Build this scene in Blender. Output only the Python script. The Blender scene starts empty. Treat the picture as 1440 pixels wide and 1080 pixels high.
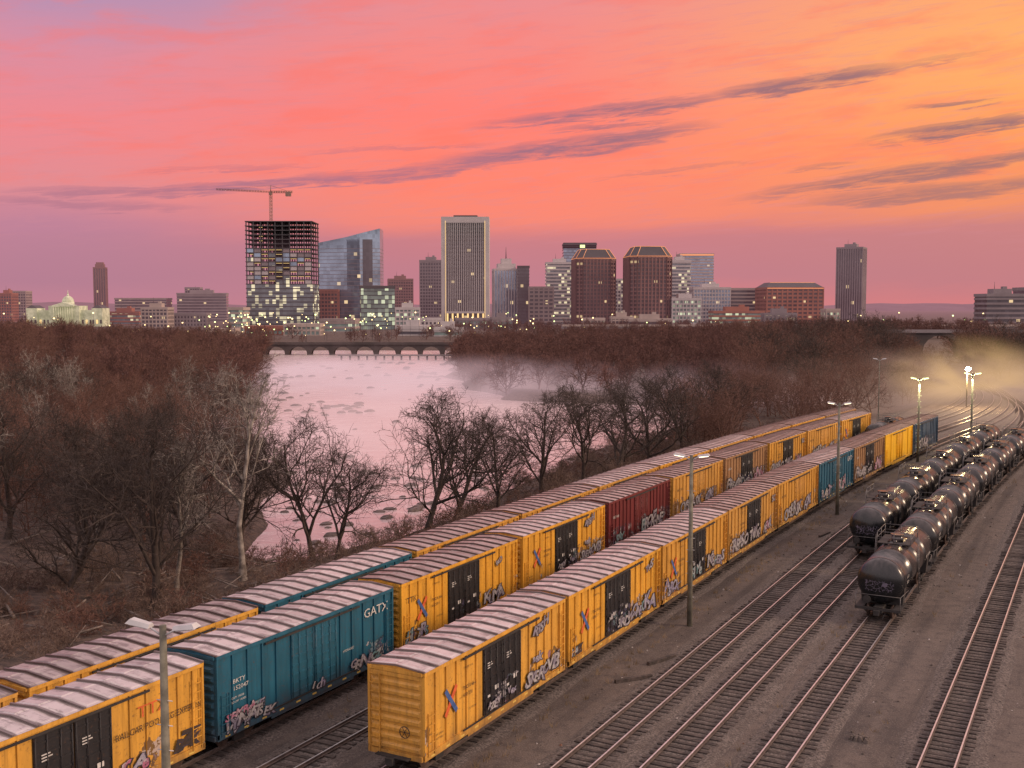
import bpy, math, random, bmesh
import numpy as np
from mathutils import Vector, Matrix
random.seed(7); R=np.random.RandomState(5)
scene=bpy.context.scene
H=21.55; F=1550.0; PITCH=math.atan(110/1550)
SN,CS=0.477,0.879   # yard heading

def lin(r,g,b):
    f=lambda c:(c/255/12.92) if c/255<=0.04045 else ((c/255+0.055)/1.055)**2.4
    return (f(r),f(g),f(b))
# ---------------------------------------------------------------- node helper
class NT:
    def __init__(s,nt): s.nt=nt
    def put(s,inp,v):
        if isinstance(v,bpy.types.NodeSocket): s.nt.links.new(v,inp)
        else:
            if inp.type=='RGBA' and len(v)==3: v=(*v,1)
            inp.default_value=v
    def n(s,t,ins=None,**a):
        nd=s.nt.nodes.new(t)
        for k,v in a.items(): setattr(nd,k,v)
        for k,v in (ins or {}).items(): s.put(nd.inputs[k],v)
        return nd
    def m(s,op,a,b=None,c=None,clamp=False):
        nd=s.nt.nodes.new('ShaderNodeMath'); nd.operation=op; nd.use_clamp=clamp
        for i,v in enumerate((a,b,c)):
            if v is not None: s.put(nd.inputs[i],v)
        return nd.outputs[0]
    def sm(s,x,a,b):
        nd=s.nt.nodes.new('ShaderNodeMapRange'); nd.interpolation_type='SMOOTHSTEP'
        s.put(nd.inputs[0],x)
        if a<b: nd.inputs[1].default_value=a; nd.inputs[2].default_value=b
        else:
            nd.inputs[1].default_value=b; nd.inputs[2].default_value=a
            nd.inputs[3].default_value=1; nd.inputs[4].default_value=0
        return nd.outputs[0]
    def mix(s,f,a,b,bt='MIX'):
        nd=s.nt.nodes.new('ShaderNodeMix'); nd.data_type='RGBA'; nd.blend_type=bt
        s.put(nd.inputs[0],f); s.put(nd.inputs[6],a); s.put(nd.inputs[7],b)
        return nd.outputs[2]
    def noise(s,v,sc,det=4,rough=.55,dist=0):
        nd=s.n('ShaderNodeTexNoise',{'Scale':sc,'Detail':det,'Roughness':rough,'Distortion':dist})
        if v is not None: s.put(nd.inputs['Vector'],v)
        return nd.outputs[0]
    def xyz(s,a,b,c): return s.n('ShaderNodeCombineXYZ',{0:a,1:b,2:c}).outputs[0]
    def mapv(s,v,scale=(1,1,1),loc=(0,0,0)):
        nd=s.n('ShaderNodeMapping',{'Vector':v,'Scale':scale,'Location':loc}); return nd.outputs[0]
    def ramp(s,f,stops,interp='LINEAR'):
        nd=s.nt.nodes.new('ShaderNodeValToRGB'); cr=nd.color_ramp; cr.interpolation=interp
        while len(cr.elements)<len(stops): cr.elements.new(0.5)
        for e,(p,c) in zip(cr.elements,stops):
            e.position=p; e.color=(*c[:3],1)
        s.put(nd.inputs[0],f); return nd.outputs[0]
def newmat(name):
    m=bpy.data.materials.new(name); m.use_nodes=True
    nt=m.node_tree; b=nt.nodes['Principled BSDF']
    return m,NT(nt),b
def nosample(m):
    try: m.cycles.emission_sampling='NONE'
    except Exception: pass
def simple(name,col,rough=.7,metal=0,var=.25,nsc=2.0,emis=None,es=0,bump=0):
    m,N,b=newmat(name)
    tc=N.n('ShaderNodeTexCoord').outputs['Object']
    f=N.noise(tc,nsc,5,.6)
    c=N.mix(N.sm(f,.3,.7),tuple(x*(1-var) for x in col),tuple(min(1,x*(1+var)) for x in col))
    N.put(b.inputs['Base Color'],c)
    b.inputs['Roughness'].default_value=rough; b.inputs['Metallic'].default_value=metal
    if emis:
        b.inputs['Emission Color'].default_value=(*emis,1); b.inputs['Emission Strength'].default_value=es; nosample(m)
    if bump:
        bn=N.n('ShaderNodeBump',{'Strength':.6,'Distance':bump,'Height':f}); N.put(b.inputs['Normal'],bn.outputs[0])
    return m
def paint(name,col,graf=0.0,rough=.5,dirt=.35,fade=.22):
    m,N,b=newmat(name)
    tcn=N.n('ShaderNodeTexCoord'); tc=tcn.outputs['Object']
    rnd=N.n('ShaderNodeObjectInfo').outputs['Random']
    sp=N.n('ShaderNodeSeparateXYZ',{0:tc}); x,y,z=sp.outputs
    sh=N.m('MULTIPLY',rnd,60.0)
    v=N.xyz(N.m('ADD',x,sh),y,z)
    big=N.noise(N.mapv(v,(1.5,1.5,.3)),1.2,5,.65)
    c=N.mix(N.sm(big,.25,.75),tuple(k*(1-dirt) for k in col),tuple(min(1,k*1.12) for k in col))
    if fade: c=N.mix(N.m('MULTIPLY',rnd,fade),c,(.42,.27,.13))
    stk=N.noise(N.mapv(v,(4.5,4.5,.22)),1.6,4,.6)
    c=N.mix(N.m('MULTIPLY',N.sm(stk,.52,.72),.45),c,tuple(k*.38 for k in col))
    spk=N.noise(v,7.0,6,.7)
    c=N.mix(N.m('MULTIPLY',N.sm(spk,.56,.70),.6),c,(.09,.045,.025))
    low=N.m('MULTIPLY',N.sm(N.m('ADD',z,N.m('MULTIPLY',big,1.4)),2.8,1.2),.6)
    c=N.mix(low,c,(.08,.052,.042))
    if graf>0:
        warp=N.noise(v,1.3,3,.5)
        gx=N.m('ADD',N.m('ADD',x,sh),N.m('MULTIPLY',N.noise(v,2.4,3,.6),1.5))
        gz_=N.m('ADD',z,N.m('MULTIPLY',N.noise(N.mapv(v,(1,1,1),(9,0,3)),2.9,3,.6),1.3))
        gv=N.xyz(gx,0.0,gz_)
        vo=N.n('ShaderNodeTexVoronoi',{'Scale':2.6,'Vector':gv})
        ve=N.n('ShaderNodeTexVoronoi',{'Scale':2.6,'Vector':gv},feature='DISTANCE_TO_EDGE')
        hs=N.n('ShaderNodeSeparateColor',{0:vo.outputs['Color']})
        gc=N.ramp(hs.outputs[0],[(0,(.34,.32,.34)),(.2,(.03,.025,.04)),(.42,(.22,.11,.19)),(.52,(.40,.38,.40)),(.68,(.09,.08,.15)),(.85,(.16,.23,.27))],'CONSTANT')
        gc=N.mix(N.sm(ve.outputs['Distance'],.11,.07),gc,(.02,.02,.025))
        pn=N.noise(N.xyz(N.m('ADD',x,sh),3.0,N.m('MULTIPLY',z,.4)),.42,1,.4)
        pm=N.sm(pn,.60-.16*graf,.615-.16*graf)
        top=N.m('ADD',1.7+graf*.5,N.m('MULTIPLY',warp,1.3))
        zm=N.m('LESS_THAN',z,top); zl=N.m('GREATER_THAN',z,1.3)
        thin=N.m('GREATER_THAN',hs.outputs[1],.38)
        nsp=N.n('ShaderNodeSeparateXYZ',{0:tcn.outputs['Normal']})
        ny=N.m('GREATER_THAN',N.m('ABSOLUTE',nsp.outputs[1]),.6)
        gm=N.m('MULTIPLY',N.m('MULTIPLY',N.m('MULTIPLY',pm,zm),N.m('MULTIPLY',zl,ny)),N.m('MULTIPLY',thin,.75))
        c=N.mix(gm,c,gc)
    N.put(b.inputs['Base Color'],c); b.inputs['Roughness'].default_value=rough
    return m

# ---------------------------------------------------------------- mesh builder
class MB:
    def __init__(s): s.v=[];s.f=[];s.mi=[];s.sm=[]
    def face(s,idx,mi=0,sm=False): s.f.append(idx);s.mi.append(mi);s.sm.append(sm)
    def poly(s,pts,mi=0):
        n=len(s.v); s.v+= [tuple(p) for p in pts]; s.face(list(range(n,n+len(pts))),mi)
    def hexa(s,p,mi=0):
        n=len(s.v); s.v+=[tuple(q) for q in p]
        for q in ((3,2,1,0),(4,5,6,7),(0,1,5,4),(1,2,6,5),(2,3,7,6),(3,0,4,7)):
            s.face([n+i for i in q],mi)
    def box(s,x0,x1,y0,y1,z0,z1,mi=0):
        s.hexa([(x0,y0,z0),(x1,y0,z0),(x1,y1,z0),(x0,y1,z0),(x0,y0,z1),(x1,y0,z1),(x1,y1,z1),(x0,y1,z1)],mi)
    def prism(s,poly,z0,z1,mi=0,top=None):
        n=len(s.v);k=len(poly)
        zt=z1 if not callable(z1) else None
        s.v+=[(x,y,z0) for x,y in poly]
        tp=top or poly
        s.v+=[(x,y,(zt if zt is not None else z1(x,y))) for x,y in tp]
        for i in range(k):
            j=(i+1)%k; s.face([n+i,n+j,n+k+j,n+k+i],mi)
        s.face([n+k+i for i in range(k)],mi); s.face([n+k-1-i for i in range(k)],mi)
    def tube(s,p0,p1,r0,r1=None,n=8,mi=0,caps=True,sm=True):
        r1=r0 if r1 is None else r1
        a=Vector(p0);b=Vector(p1);d=(b-a).normalized()
        u=d.orthogonal().normalized();w=d.cross(u)
        k=len(s.v)
        for q,r in((a,r0),(b,r1)):
            for i in range(n):
                t=2*math.pi*i/n; s.v.append(tuple(q+u*(math.cos(t)*r)+w*(math.sin(t)*r)))
        for i in range(n):
            j=(i+1)%n; s.face([k+i,k+j,k+n+j,k+n+i],mi,sm)
        if caps:
            s.face([k+n-1-i for i in range(n)],mi); s.face([k+n+i for i in range(n)],mi)
    def lathe_x(s,prof,yc,zc,n=32,mi=0):
        k=len(s.v)
        for x,r in prof:
            for i in range(n):
                t=2*math.pi*i/n; s.v.append((x,yc+r*math.cos(t),zc+r*math.sin(t)))
        for a in range(len(prof)-1):
            for i in range(n):
                j=(i+1)%n
                s.face([k+a*n+i,k+a*n+j,k+(a+1)*n+j,k+(a+1)*n+i],mi,True)
    def mesh(s,name,mats):
        me=bpy.data.meshes.new(name); me.from_pydata(s.v,[],s.f)
        for m in mats: me.materials.append(m)
        me.polygons.foreach_set('material_index',s.mi)
        me.polygons.foreach_set('use_smooth',s.sm); me.update()
        return me
    def obj(s,name,mats,parent=None,loc=None,rz=0):
        return place(s.mesh(name,mats),name,loc or (0,0,0),rz,parent)
def place(me,name,loc=(0,0,0),rz=0,parent=None,scale=1):
    o=bpy.data.objects.new(name,me); scene.collection.objects.link(o)
    o.location=loc; o.rotation_euler=(0,0,rz)
    if scale!=1: o.scale=(scale,)*3 if not isinstance(scale,tuple) else scale
    if parent: o.parent=parent
    return o
def empty(name):
    o=bpy.data.objects.new(name,None); scene.collection.objects.link(o); return o
_tx={}
def text_geom(t):
    if t in _tx: return _tx[t]
    cu=bpy.data.curves.new('t','FONT'); cu.body=t; cu.resolution_u=2
    if t[0]=='~': cu.body=t[1:]; cu.offset=.03; cu.shear=.2
    if t[0]=='^': cu.body=t[1:]; cu.offset=.085; cu.shear=.2
    o=bpy.data.objects.new('t',cu); scene.collection.objects.link(o)
    bpy.context.view_layer.update()
    me=bpy.data.meshes.new_from_object(o.evaluated_get(bpy.context.evaluated_depsgraph_get()))
    g=([tuple(v.co) for v in me.vertices],[list(p.vertices) for p in me.polygons])
    bpy.data.objects.remove(o); _tx[t]=g; return g
def add_text(mb,t,x,z,size,y,mi,bold=1.0,rot=0):
    vs,fs=text_geom(t); n=len(mb.v); cr,sr=math.cos(rot),math.sin(rot)
    mb.v+=[(x+(a*bold*cr-b*sr)*size,y,z+(a*bold*sr+b*cr)*size) for a,b,c in vs]
    for f in fs: mb.face([n+i for i in f],mi)

# ---------------------------------------------------------------- world / sky
w=bpy.data.worlds.new("World"); scene.world=w; w.use_nodes=True
N=NT(w.node_tree); bg=w.node_tree.nodes['Background']
tc=N.n('ShaderNodeTexCoord').outputs['Generated']
x,y,z=N.n('ShaderNodeSeparateXYZ',{0:tc}).outputs
A=N.m('ARCTAN2',x,y); E=N.m('ARCSINE',z)
uv=N.xyz(A,N.m('MULTIPLY',N.m('SUBTRACT',E,N.m('MULTIPLY',A,.09)),5.0),0.0)
w1=N.noise(uv,3.0,5,.6,.4); w2=N.noise(uv,9.0,6,.6,.3); w3=N.noise(N.mapv(uv,(1,2.2,1)),20,8,.68,.5)
Ew=N.m('ADD',E,N.m('MULTIPLY',N.m('SUBTRACT',w1,.5),.055))
Ew=N.m('ADD',Ew,N.m('MULTIPLY',A,-.01))
Ex=N.m('DIVIDE',Ew,1.6)
def rp(st): return N.ramp(Ex,[(p/1.6,lin(*c)) for p,c in st])
left=rp([(0,(208,136,152)),(.03,(180,124,150)),(.07,(192,128,152)),(.10,(224,138,146)),(.16,(238,134,142)),(.215,(218,140,160)),(.27,(148,146,190)),(.5,(150,140,180)),(1.6,(170,160,190))])
cen=rp([(0,(224,128,128)),(.02,(198,124,138)),(.055,(204,122,132)),(.078,(246,132,116)),(.115,(255,130,110)),(.17,(255,126,116)),(.22,(248,134,128)),(.3,(228,142,150)),(.55,(170,145,180)),(1.6,(170,160,190))])
rig=rp([(0,(232,122,114)),(.02,(200,120,124)),(.062,(198,122,128)),(.085,(240,140,98)),(.13,(255,156,88)),(.20,(255,176,98)),(.25,(255,170,104)),(.3,(248,162,118)),(.55,(190,150,170)),(1.6,(170,160,190))])
c=N.mix(N.sm(A,-.42,-.05),left,cen); c=N.mix(N.sm(A,-.02,.48),c,rig)
c=N.mix(N.m('MULTIPLY',N.m('MULTIPLY',N.sm(w2,.45,.68),N.sm(E,.08,.12)),.40),c,lin(255,114,96))
c=N.mix(N.m('MULTIPLY',N.m('MULTIPLY',N.sm(w3,.48,.68),N.sm(E,.03,.08)),.26),c,lin(210,136,150))
ST=[(400,264,.080,270,9,.85),(560,248,.09,190,10,.8),(800,211,.115,200,14,1.0),(700,228,.10,130,9,.85),(850,166,.085,185,10,.95),(1125,136,.12,135,12,1.0),(1350,203,.085,130,10,1.0),(1300,256,.12,250,12,.9),(1350,282,.05,220,12,.75),(1330,172,.02,60,5,.8),(1150,245,.12,45,5,.5),(200,280,.04,170,9,.6),(860,184,.05,90,5,.75),(120,300,.0,160,8,.5),(1290,118,.1,90,4,.4),(560,215,.08,140,4,.4),(330,245,.05,120,4,.4),(950,245,.1,120,4,.35)]
dn=N.m('MULTIPLY',N.m('SUBTRACT',w3,.5),.020)
dn2=N.m('MULTIPLY',N.m('SUBTRACT',w2,.5),.015)
tot=None
for (px,py,sl,hl,ht,wt) in ST:
    a0=math.atan((px-720)/F); e0=(430-py)/F
    da=N.m('SUBTRACT',A,a0); de=N.m('SUBTRACT',N.m('SUBTRACT',E,e0),N.m('MULTIPLY',da,sl))
    de=N.m('ADD',N.m('ADD',de,dn),dn2)
    d=N.m('ADD',N.m('POWER',N.m('ABSOLUTE',N.m('DIVIDE',da,hl/F)),2.0),N.m('POWER',N.m('ABSOLUTE',N.m('DIVIDE',de,ht/F)),2.0))
    k=N.m('MULTIPLY',N.sm(d,1.3,.1),wt)
    tot=k if tot is None else N.m('MAXIMUM',tot,k)
tot=N.m('MULTIPLY',tot,N.m('ADD',.5,N.m('MULTIPLY',N.sm(w3,.38,.58),.5)))
c=N.mix(N.m('MULTIPLY',tot,.92),c,N.mix(N.sm(A,-.2,.4),lin(156,106,134),lin(146,104,112)))
back=N.sm(N.m('ABSOLUTE',A),.75,1.9); up=N.sm(E,.32,.75)
c=N.mix(N.m('MAXIMUM',back,up),c,(1.12,.92,.92))
c=N.mix(N.sm(E,-.0,-.06),c,(.08,.055,.055))
sky=N.n('ShaderNodeTexSky',sky_type='NISHITA'); sky.sun_disc=False
sky.sun_elevation=math.radians(3); sky.sun_rotation=math.radians(60)
c=N.mix(1.0,c,N.mix(1.0,sky.outputs[0],(.01,.01,.01),'MULTIPLY'),'ADD')
N.put(bg.inputs[0],c); bg.inputs[1].default_value=1.0
sun=bpy.data.lights.new('sun','SUN'); sun.energy=2.4; sun.angle=math.radians(12); sun.color=(1,.72,.50)
so=bpy.data.objects.new('sun',sun); scene.collection.objects.link(so)
az=math.radians(100); el=math.radians(24)
dv=Vector((math.sin(az)*math.cos(el),math.cos(az)*math.cos(el),math.sin(el)))
so.rotation_euler=dv.to_track_quat('Z','Y').to_euler()
# ---------------------------------------------------------------- camera
cam=bpy.data.cameras.new('camera'); co=bpy.data.objects.new('camera',cam); scene.collection.objects.link(co)
cam.sensor_width=36; cam.lens=36*F/1440; cam.clip_end=30000; cam.clip_start=.5
co.location=(0,0,H); co.rotation_euler=(math.pi/2-PITCH,0,0); scene.camera=co
scene.view_settings.view_transform='Standard'; scene.view_settings.look='None'; scene.view_settings.exposure=0

# ---------------------------------------------------------------- track geometry
def pos(lat,s,k=.0006,bend=None):
    t=min(max(0,s-90),140); off=k*t*t
    if s>230: off+=k*2*140*(s-230)
    if bend and s>bend: off-=.0019*(s-bend)**2
    l=lat+off
    return SN*s+CS*l, CS*s-SN*l
def heading(lat,s,k,bend=None):
    a=pos(lat,s-1,k,bend);b=pos(lat,s+1,k,bend)
    return math.atan2(b[1]-a[1],b[0]-a[0])
# ---------------------------------------------------------------- terrain
RIV=np.array([(-27,108),(-14,120),(3,165),(30,222),(50,262),(60,292),(30,296),(-2,312),(-14,350),(-22,400),(-28,500),(-34,660),(-150,680),(-260,670),(-128,589),(-100,450),(-72,317),(-59,243),(-40,180),(-34,150),(-30,125)],float)
def riverdist(X,Y):
    inside=np.zeros(X.shape,bool); dm=np.full(X.shape,1e9)
    n=len(RIV)
    for i in range(n):
        x1,y1=RIV[i];x2,y2=RIV[(i+1)%n]
        dx,dy=x2-x1,y2-y1
        t=np.clip(((X-x1)*dx+(Y-y1)*dy)/(dx*dx+dy*dy),0,1)
        dm=np.minimum(dm,np.hypot(X-x1-t*dx,Y-y1-t*dy))
        c=((y1>Y)!=(y2>Y))&(X<(x2-x1)*(Y-y1)/((y2-y1) if y2!=y1 else 1e-9)+x1)
        inside^=c
    return np.where(inside,-dm,dm)   # negative in river
def wob(X,Y): return np.sin(X*.11+1.3*np.sin(Y*.07))+np.sin(Y*.13+1.7*np.sin(X*.05))+.5*np.sin(X*.31+Y*.27)
def sst(x,a,b):
    t=np.clip((x-a)/(b-a),0,1); return t*t*(3-2*t)
def latc(X,Y):
    lat=CS*X-SN*Y; s=SN*X+CS*Y
    t=np.clip(s-90,0,140); off=.0006*t*t+np.where(s>230,.168*(s-230),0)
    bn=np.where(s>190,.0010*(s-190)**2,0)
    return lat-off+np.minimum(bn,80),s
def terrain(X,Y):
    X=np.asarray(X,float);Y=np.asarray(Y,float)
    d=riverdist(X,Y)+wob(X,Y)*1.6
    l,s=latc(X,Y)
    yard=sst(l,-56,-46)
    leftside=sst(-X-Y*.16,0,40)
    land=-3.6+np.clip(d,0,200)*.035+leftside*np.clip(d-20,0,400)*.035+wob(X*1.7,Y*1.7)*.25
    land=np.minimum(land,9)
    far=sst(Y,640,780); land=land*(1-far)+0*far
    zz=land*(1-yard)+0*yard
    zz=zz-sst(-d,-3,4)*(zz+6.6)*(1-yard)
    return zz,yard*(1-sst(s,330,360))
def gz(x,y): return float(terrain(np.array([x]),np.array([y]))[0][0])
def axis(lo,hi,step,ext):
    a=list(np.arange(lo,hi+.1,step)); st=step
    b=[lo];
    while b[-1]>-ext: st*=1.25; b.append(b[-1]-st)
    st=step;c=[a[-1]]
    while c[-1]<ext: st*=1.25; c.append(c[-1]+st)
    return np.array(b[:0:-1]+a+c[1:])
xs=axis(-130,190,2.5,12000); ys=axis(10,470,2.5,12000)
XX,YY=np.meshgrid(xs,ys); ZZ,YD=terrain(XX,YY)
nx=len(xs);ny=len(ys)
V=np.stack([XX.ravel(),YY.ravel(),ZZ.ravel()],1)
idx=np.arange(nx*ny).reshape(ny,nx)
Fq=np.stack([idx[:-1,:-1].ravel(),idx[:-1,1:].ravel(),idx[1:,1:].ravel(),idx[1:,:-1].ravel()],1)
me=bpy.data.meshes.new('ground'); me.from_pydata(V.tolist(),[],Fq.tolist())
at=me.attributes.new('yard','FLOAT','POINT'); at.data.foreach_set('value',YD.ravel())
me.polygons.foreach_set('use_smooth',[True]*len(Fq))
m,N,b=newmat('gravel_and_leaf_litter')
tc=N.n('ShaderNodeTexCoord').outputs['Object']
ya=N.n('ShaderNodeAttribute',attribute_name='yard').outputs['Fac']
g1=N.noise(tc,.09,6,.62); g2=N.noise(tc,1.2,6,.65); g3=N.noise(tc,11,4,.75)
X_,Y_,Z_=N.n('ShaderNodeSeparateXYZ',{0:tc}).outputs
lat_=N.m('SUBTRACT',N.m('MULTIPLY',X_,CS),N.m('MULTIPLY',Y_,SN)); s_=N.m('ADD',N.m('MULTIPLY',X_,SN),N.m('MULTIPLY',Y_,CS))
lane=N.noise(N.xyz(N.m('MULTIPLY',s_,.03),lat_,0.0),.75,4,.6)
gr=N.mix(N.sm(g1,.35,.65),(.060,.046,.042),(.112,.086,.074))
gr=N.mix(N.m('MULTIPLY',N.sm(lane,.42,.60),.6),gr,(.130,.100,.086))
gr=N.mix(N.m('MULTIPLY',N.sm(lane,.46,.30),.7),gr,(.036,.028,.027))
gr=N.mix(N.m('MULTIPLY',N.sm(g2,.45,.66),.6),gr,(.040,.031,.030))
gr=N.mix(N.m('MULTIPLY',N.sm(g3,.52,.70),.7),gr,(.23,.195,.18))
gr=N.mix(N.m('MULTIPLY',N.sm(g3,.48,.3),.7),gr,(.022,.017,.016))
sp=N.n('ShaderNodeTexVoronoi',{'Vector':tc,'Scale':.9}).outputs['Distance']
gr=N.mix(N.sm(sp,.05,.03),gr,(.40,.37,.36))
li=N.mix(N.sm(g2,.35,.65),(.035,.022,.018),(.10,.062,.048)); li=N.mix(N.m('MULTIPLY',N.sm(g3,.5,.7),.5),li,(.15,.11,.09))
N.put(b.inputs['Base Color'],N.mix(ya,li,gr)); b.inputs['Roughness'].default_value=.9
bn=N.n('ShaderNodeBump',{'Strength':1.0,'Distance':.12,'Height':N.m('ADD',g2,N.m('MULTIPLY',g3,.5))}); N.put(b.inputs['Normal'],bn.outputs[0])
me.materials.append(m); place(me,'ground')
# river
mb=MB(); mb.poly([(-500,60,-5),(400,60,-5),(400,720,-5),(-500,720,-5)])
m,N,b=newmat('river_water')
tc=N.n('ShaderNodeTexCoord').outputs['Object']
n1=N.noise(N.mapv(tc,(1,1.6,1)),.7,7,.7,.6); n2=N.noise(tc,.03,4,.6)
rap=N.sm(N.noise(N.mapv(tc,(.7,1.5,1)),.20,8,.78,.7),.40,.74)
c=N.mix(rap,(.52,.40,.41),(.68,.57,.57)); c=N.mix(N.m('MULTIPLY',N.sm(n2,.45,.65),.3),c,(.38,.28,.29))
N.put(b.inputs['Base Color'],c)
N.put(b.inputs['Roughness'],N.m('ADD',.18,N.m('MULTIPLY',rap,.2))); b.inputs['IOR'].default_value=1.6
bn=N.n('ShaderNodeBump',{'Strength':.25,'Distance':.16,'Height':n1}); N.put(b.inputs['Normal'],bn.outputs[0])
mb.obj('river',[m])
rockm=simple('wet_rock',(.10,.07,.065),.6,var=.4,nsc=1,bump=.1)
mb=MB(); cnt=0
while cnt<230:
    yy=115+ (R.rand()**1.3)*400; xx=R.uniform(-110,40)
    if riverdist(np.array([xx]),np.array([yy]))[0]>-3: continue
    if math.sin(xx*.06+yy*.02)+math.sin(yy*.05)<.6 and R.rand()<.9: continue
    cnt+=1; r=R.uniform(.2,.75)*(1+yy/500); a=R.uniform(0,3.14); n=9; k=len(mb.v)
    for j,(rr,zz) in enumerate(((1,-.4),(.8,.3),(.4,.6))):
        for i in range(n):
            t=2*math.pi*i/n; q=r*rr*R.uniform(.7,1.3)
            ex,ey=q*math.cos(t)*1.4,q*math.sin(t)*.8
            mb.v.append((xx+ex*math.cos(a*.3)-ey*math.sin(a*.3),yy+ex*math.sin(a*.3)+ey*math.cos(a*.3),-5+zz*r*.8))
    for j in range(2):
        for i in range(n): mb.face([k+j*n+i,k+j*n+(i+1)%n,k+(j+1)*n+(i+1)%n,k+(j+1)*n+i],0)
    mb.face([k+2*n+i for i in range(n)],0)
mb.obj('river_rocks',[rockm])

# ---------------------------------------------------------------- tracks
railm=simple('rail_steel',(.66,.60,.60),.33,.75,.12,3)
rails_side=simple('rail_rust',(.085,.06,.052),.75,.0,.3,3)
tiem=simple('timber_tie',(.050,.037,.033),.85,0,.6,3)
balm,N,b=newmat('ballast')
tc=N.n('ShaderNodeTexCoord').outputs['Object']
a_=N.noise(tc,8,5,.8); b_=N.noise(tc,.7,4,.6)
cc=N.mix(N.sm(a_,.35,.66),(.030,.024,.023),(.19,.155,.14)); cc=N.mix(N.m('MULTIPLY',N.sm(b_,.4,.7),.5),cc,(.065,.048,.042))
N.put(b.inputs['Base Color'],cc); b.inputs['Roughness'].default_value=.9
bn=N.n('ShaderNodeBump',{'Strength':.9,'Distance':.08,'Height':a_}); N.put(b.inputs['Normal'],bn.outputs[0])
def track(lat,s0,s1,k,bend=None):
    mb=MB(); s=s0; P=[]
    while s<=s1+.01:
        x,y=pos(lat,s,k,bend); h=heading(lat,s,k,bend); P.append((x,y,-math.sin(h),math.cos(h))); s+=3
    def sweep(prof,mi):
        n=len(mb.v);c=len(prof)
        for (x,y,a,b_) in P:
            for (o,z) in prof:
                w_=R.uniform(-.22,.22) if abs(o)>2 else 0
                mb.v.append((x+a*(o+w_),y+b_*(o+w_),z))
        for i in range(len(P)-1):
            for j in range(c-1):
                mb.face([n+i*c+j,n+i*c+j+1,n+(i+1)*c+j+1,n+(i+1)*c+j],mi if not isinstance(mi,list) else mi[j])
    sweep([(-2.1,-.02),(-1.5,.09),(1.5,.09),(2.1,-.02)],2)
    for o in(-.76,.76):
        sweep([(o-.075,.16),(o-.075,.19),(o-.018,.21),(o-.038,.30),(o-.037,.335),(o+.037,.335),(o+.038,.30),(o+.018,.21),(o+.075,.19),(o+.075,.16)],[1,1,1,1,0,1,1,1,1])
    s=s0
    while s<min(s1,210):
        q=s+R.uniform(-.05,.05); x,y=pos(lat,q,k,bend); h=heading(lat,q,k,bend)+R.uniform(-.03,.03)
        c,sn=math.cos(h),math.sin(h); n=len(mb.v)
        lx,ly=R.uniform(.10,.13),1.28+R.uniform(-.12,.10); zt=.155+R.uniform(-.05,.01)
        for z in(.0,zt):
            for (u,v) in((-lx,-ly),(lx,-ly),(lx,ly),(-lx,ly)): mb.v.append((x+c*u-sn*v,y+sn*u+c*v,z))
        for f in((4,5,6,7),(0,1,5,4),(1,2,6,5),(2,3,7,6),(3,0,4,7)): mb.face([n+i for i in f],3)
        s+=.58
    return mb.obj('railroad_track',[railm,rails_side,balm,tiem])
TR={'A':(-42.0,.0006,215),'B':(-37.9,.0006,212),'X':(-33.1,.0006,208),'C':(-28.05,.0006,200),'D':(-21.2,.0005,190),'E':(-17.6,.0004,188),'F':(-13.2,.0004,None),'G':(-6.4,0,None)}
for kx,(la,k,bd) in TR.items(): track(la,-5 if kx in 'ABX' else 15,330,k,bd)
mb=MB()
for i in range(1700):
    s=30+170*R.rand()**1.5; l=R.uniform(-26,8); X=SN*s+CS*l;Y=CS*s-SN*l; r=R.uniform(.03,.10)
    if any(abs(l-t[0])<.95 and r>.05 for t in TR.values()): continue
    k=len(mb.v); a=R.uniform(0,6.28); mi=0 if R.rand()<.78 else (1 if R.rand()<.5 else 2)
    for zz,q in((.0,1),(r*.9,.6)):
        for j in range(5): t=a+1.2566*j; mb.v.append((X+math.cos(t)*r*q*R.uniform(.7,1.3),Y+math.sin(t)*r*q*R.uniform(.7,1.3),zz))
    for j in range(5): mb.face([k+j,k+(j+1)%5,k+5+(j+1)%5,k+5+j],mi)
    mb.face([k+5+j for j in range(5)],mi)
for (s,l,a) in((58,-23.5,.4),(62,-23.3,.7),(104,-23,.9)):
    X=SN*s+CS*l;Y=CS*s-SN*l;h=a; c,sn=math.cos(h),math.sin(h)
    p=[(X+c*u-sn*v,Y+sn*u+c*v) for u,v in((-1.2,-.11),(1.2,-.11),(1.2,.11),(-1.2,.11))]
    mb.hexa([(q[0],q[1],0) for q in p]+[(q[0],q[1],.2) for q in p],3)
for i in range(40):
    X=17.2+R.normal(0,.22);Y=53.5+R.normal(0,.2); r=R.uniform(.06,.14); mb.tube((X,Y,0),(X+.02,Y,r*1.5),r,r*.6,n=5,mi=0,sm=False)
mb.obj('trackside_stones_and_litter',[simple('stone',(.085,.068,.06),.9,0,.4,.5),simple('litter_pale',(.38,.35,.33),.7,0,.2,.5),simple('rusty_scrap',(.14,.065,.04),.8,0,.3,.5),tiem])
mb=MB(); 
for i in range(300):
    s=35+130*R.rand()**1.2; l=(-24.9+R.uniform(-1.0,.6)) if R.rand()<.6 else R.choice([-31,-35.4,-10,-15.4])+R.uniform(-.5,.5)
    X=SN*s+CS*l;Y=CS*s-SN*l
    for j in range(8):
        a=R.uniform(0,6.28); hh=R.uniform(.12,.45); dx,dy=math.cos(a)*hh*.5,math.sin(a)*hh*.5
        bx,by=X+R.uniform(-.15,.15),Y+R.uniform(-.15,.15)
        mb.poly([(bx-.014,by,0),(bx+.014,by,0),(bx+dx,by+dy,hh)],0)
mb.obj('dry_weeds',[simple('dry_weed',(.20,.14,.08),.9,0,.4,.5)])

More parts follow.
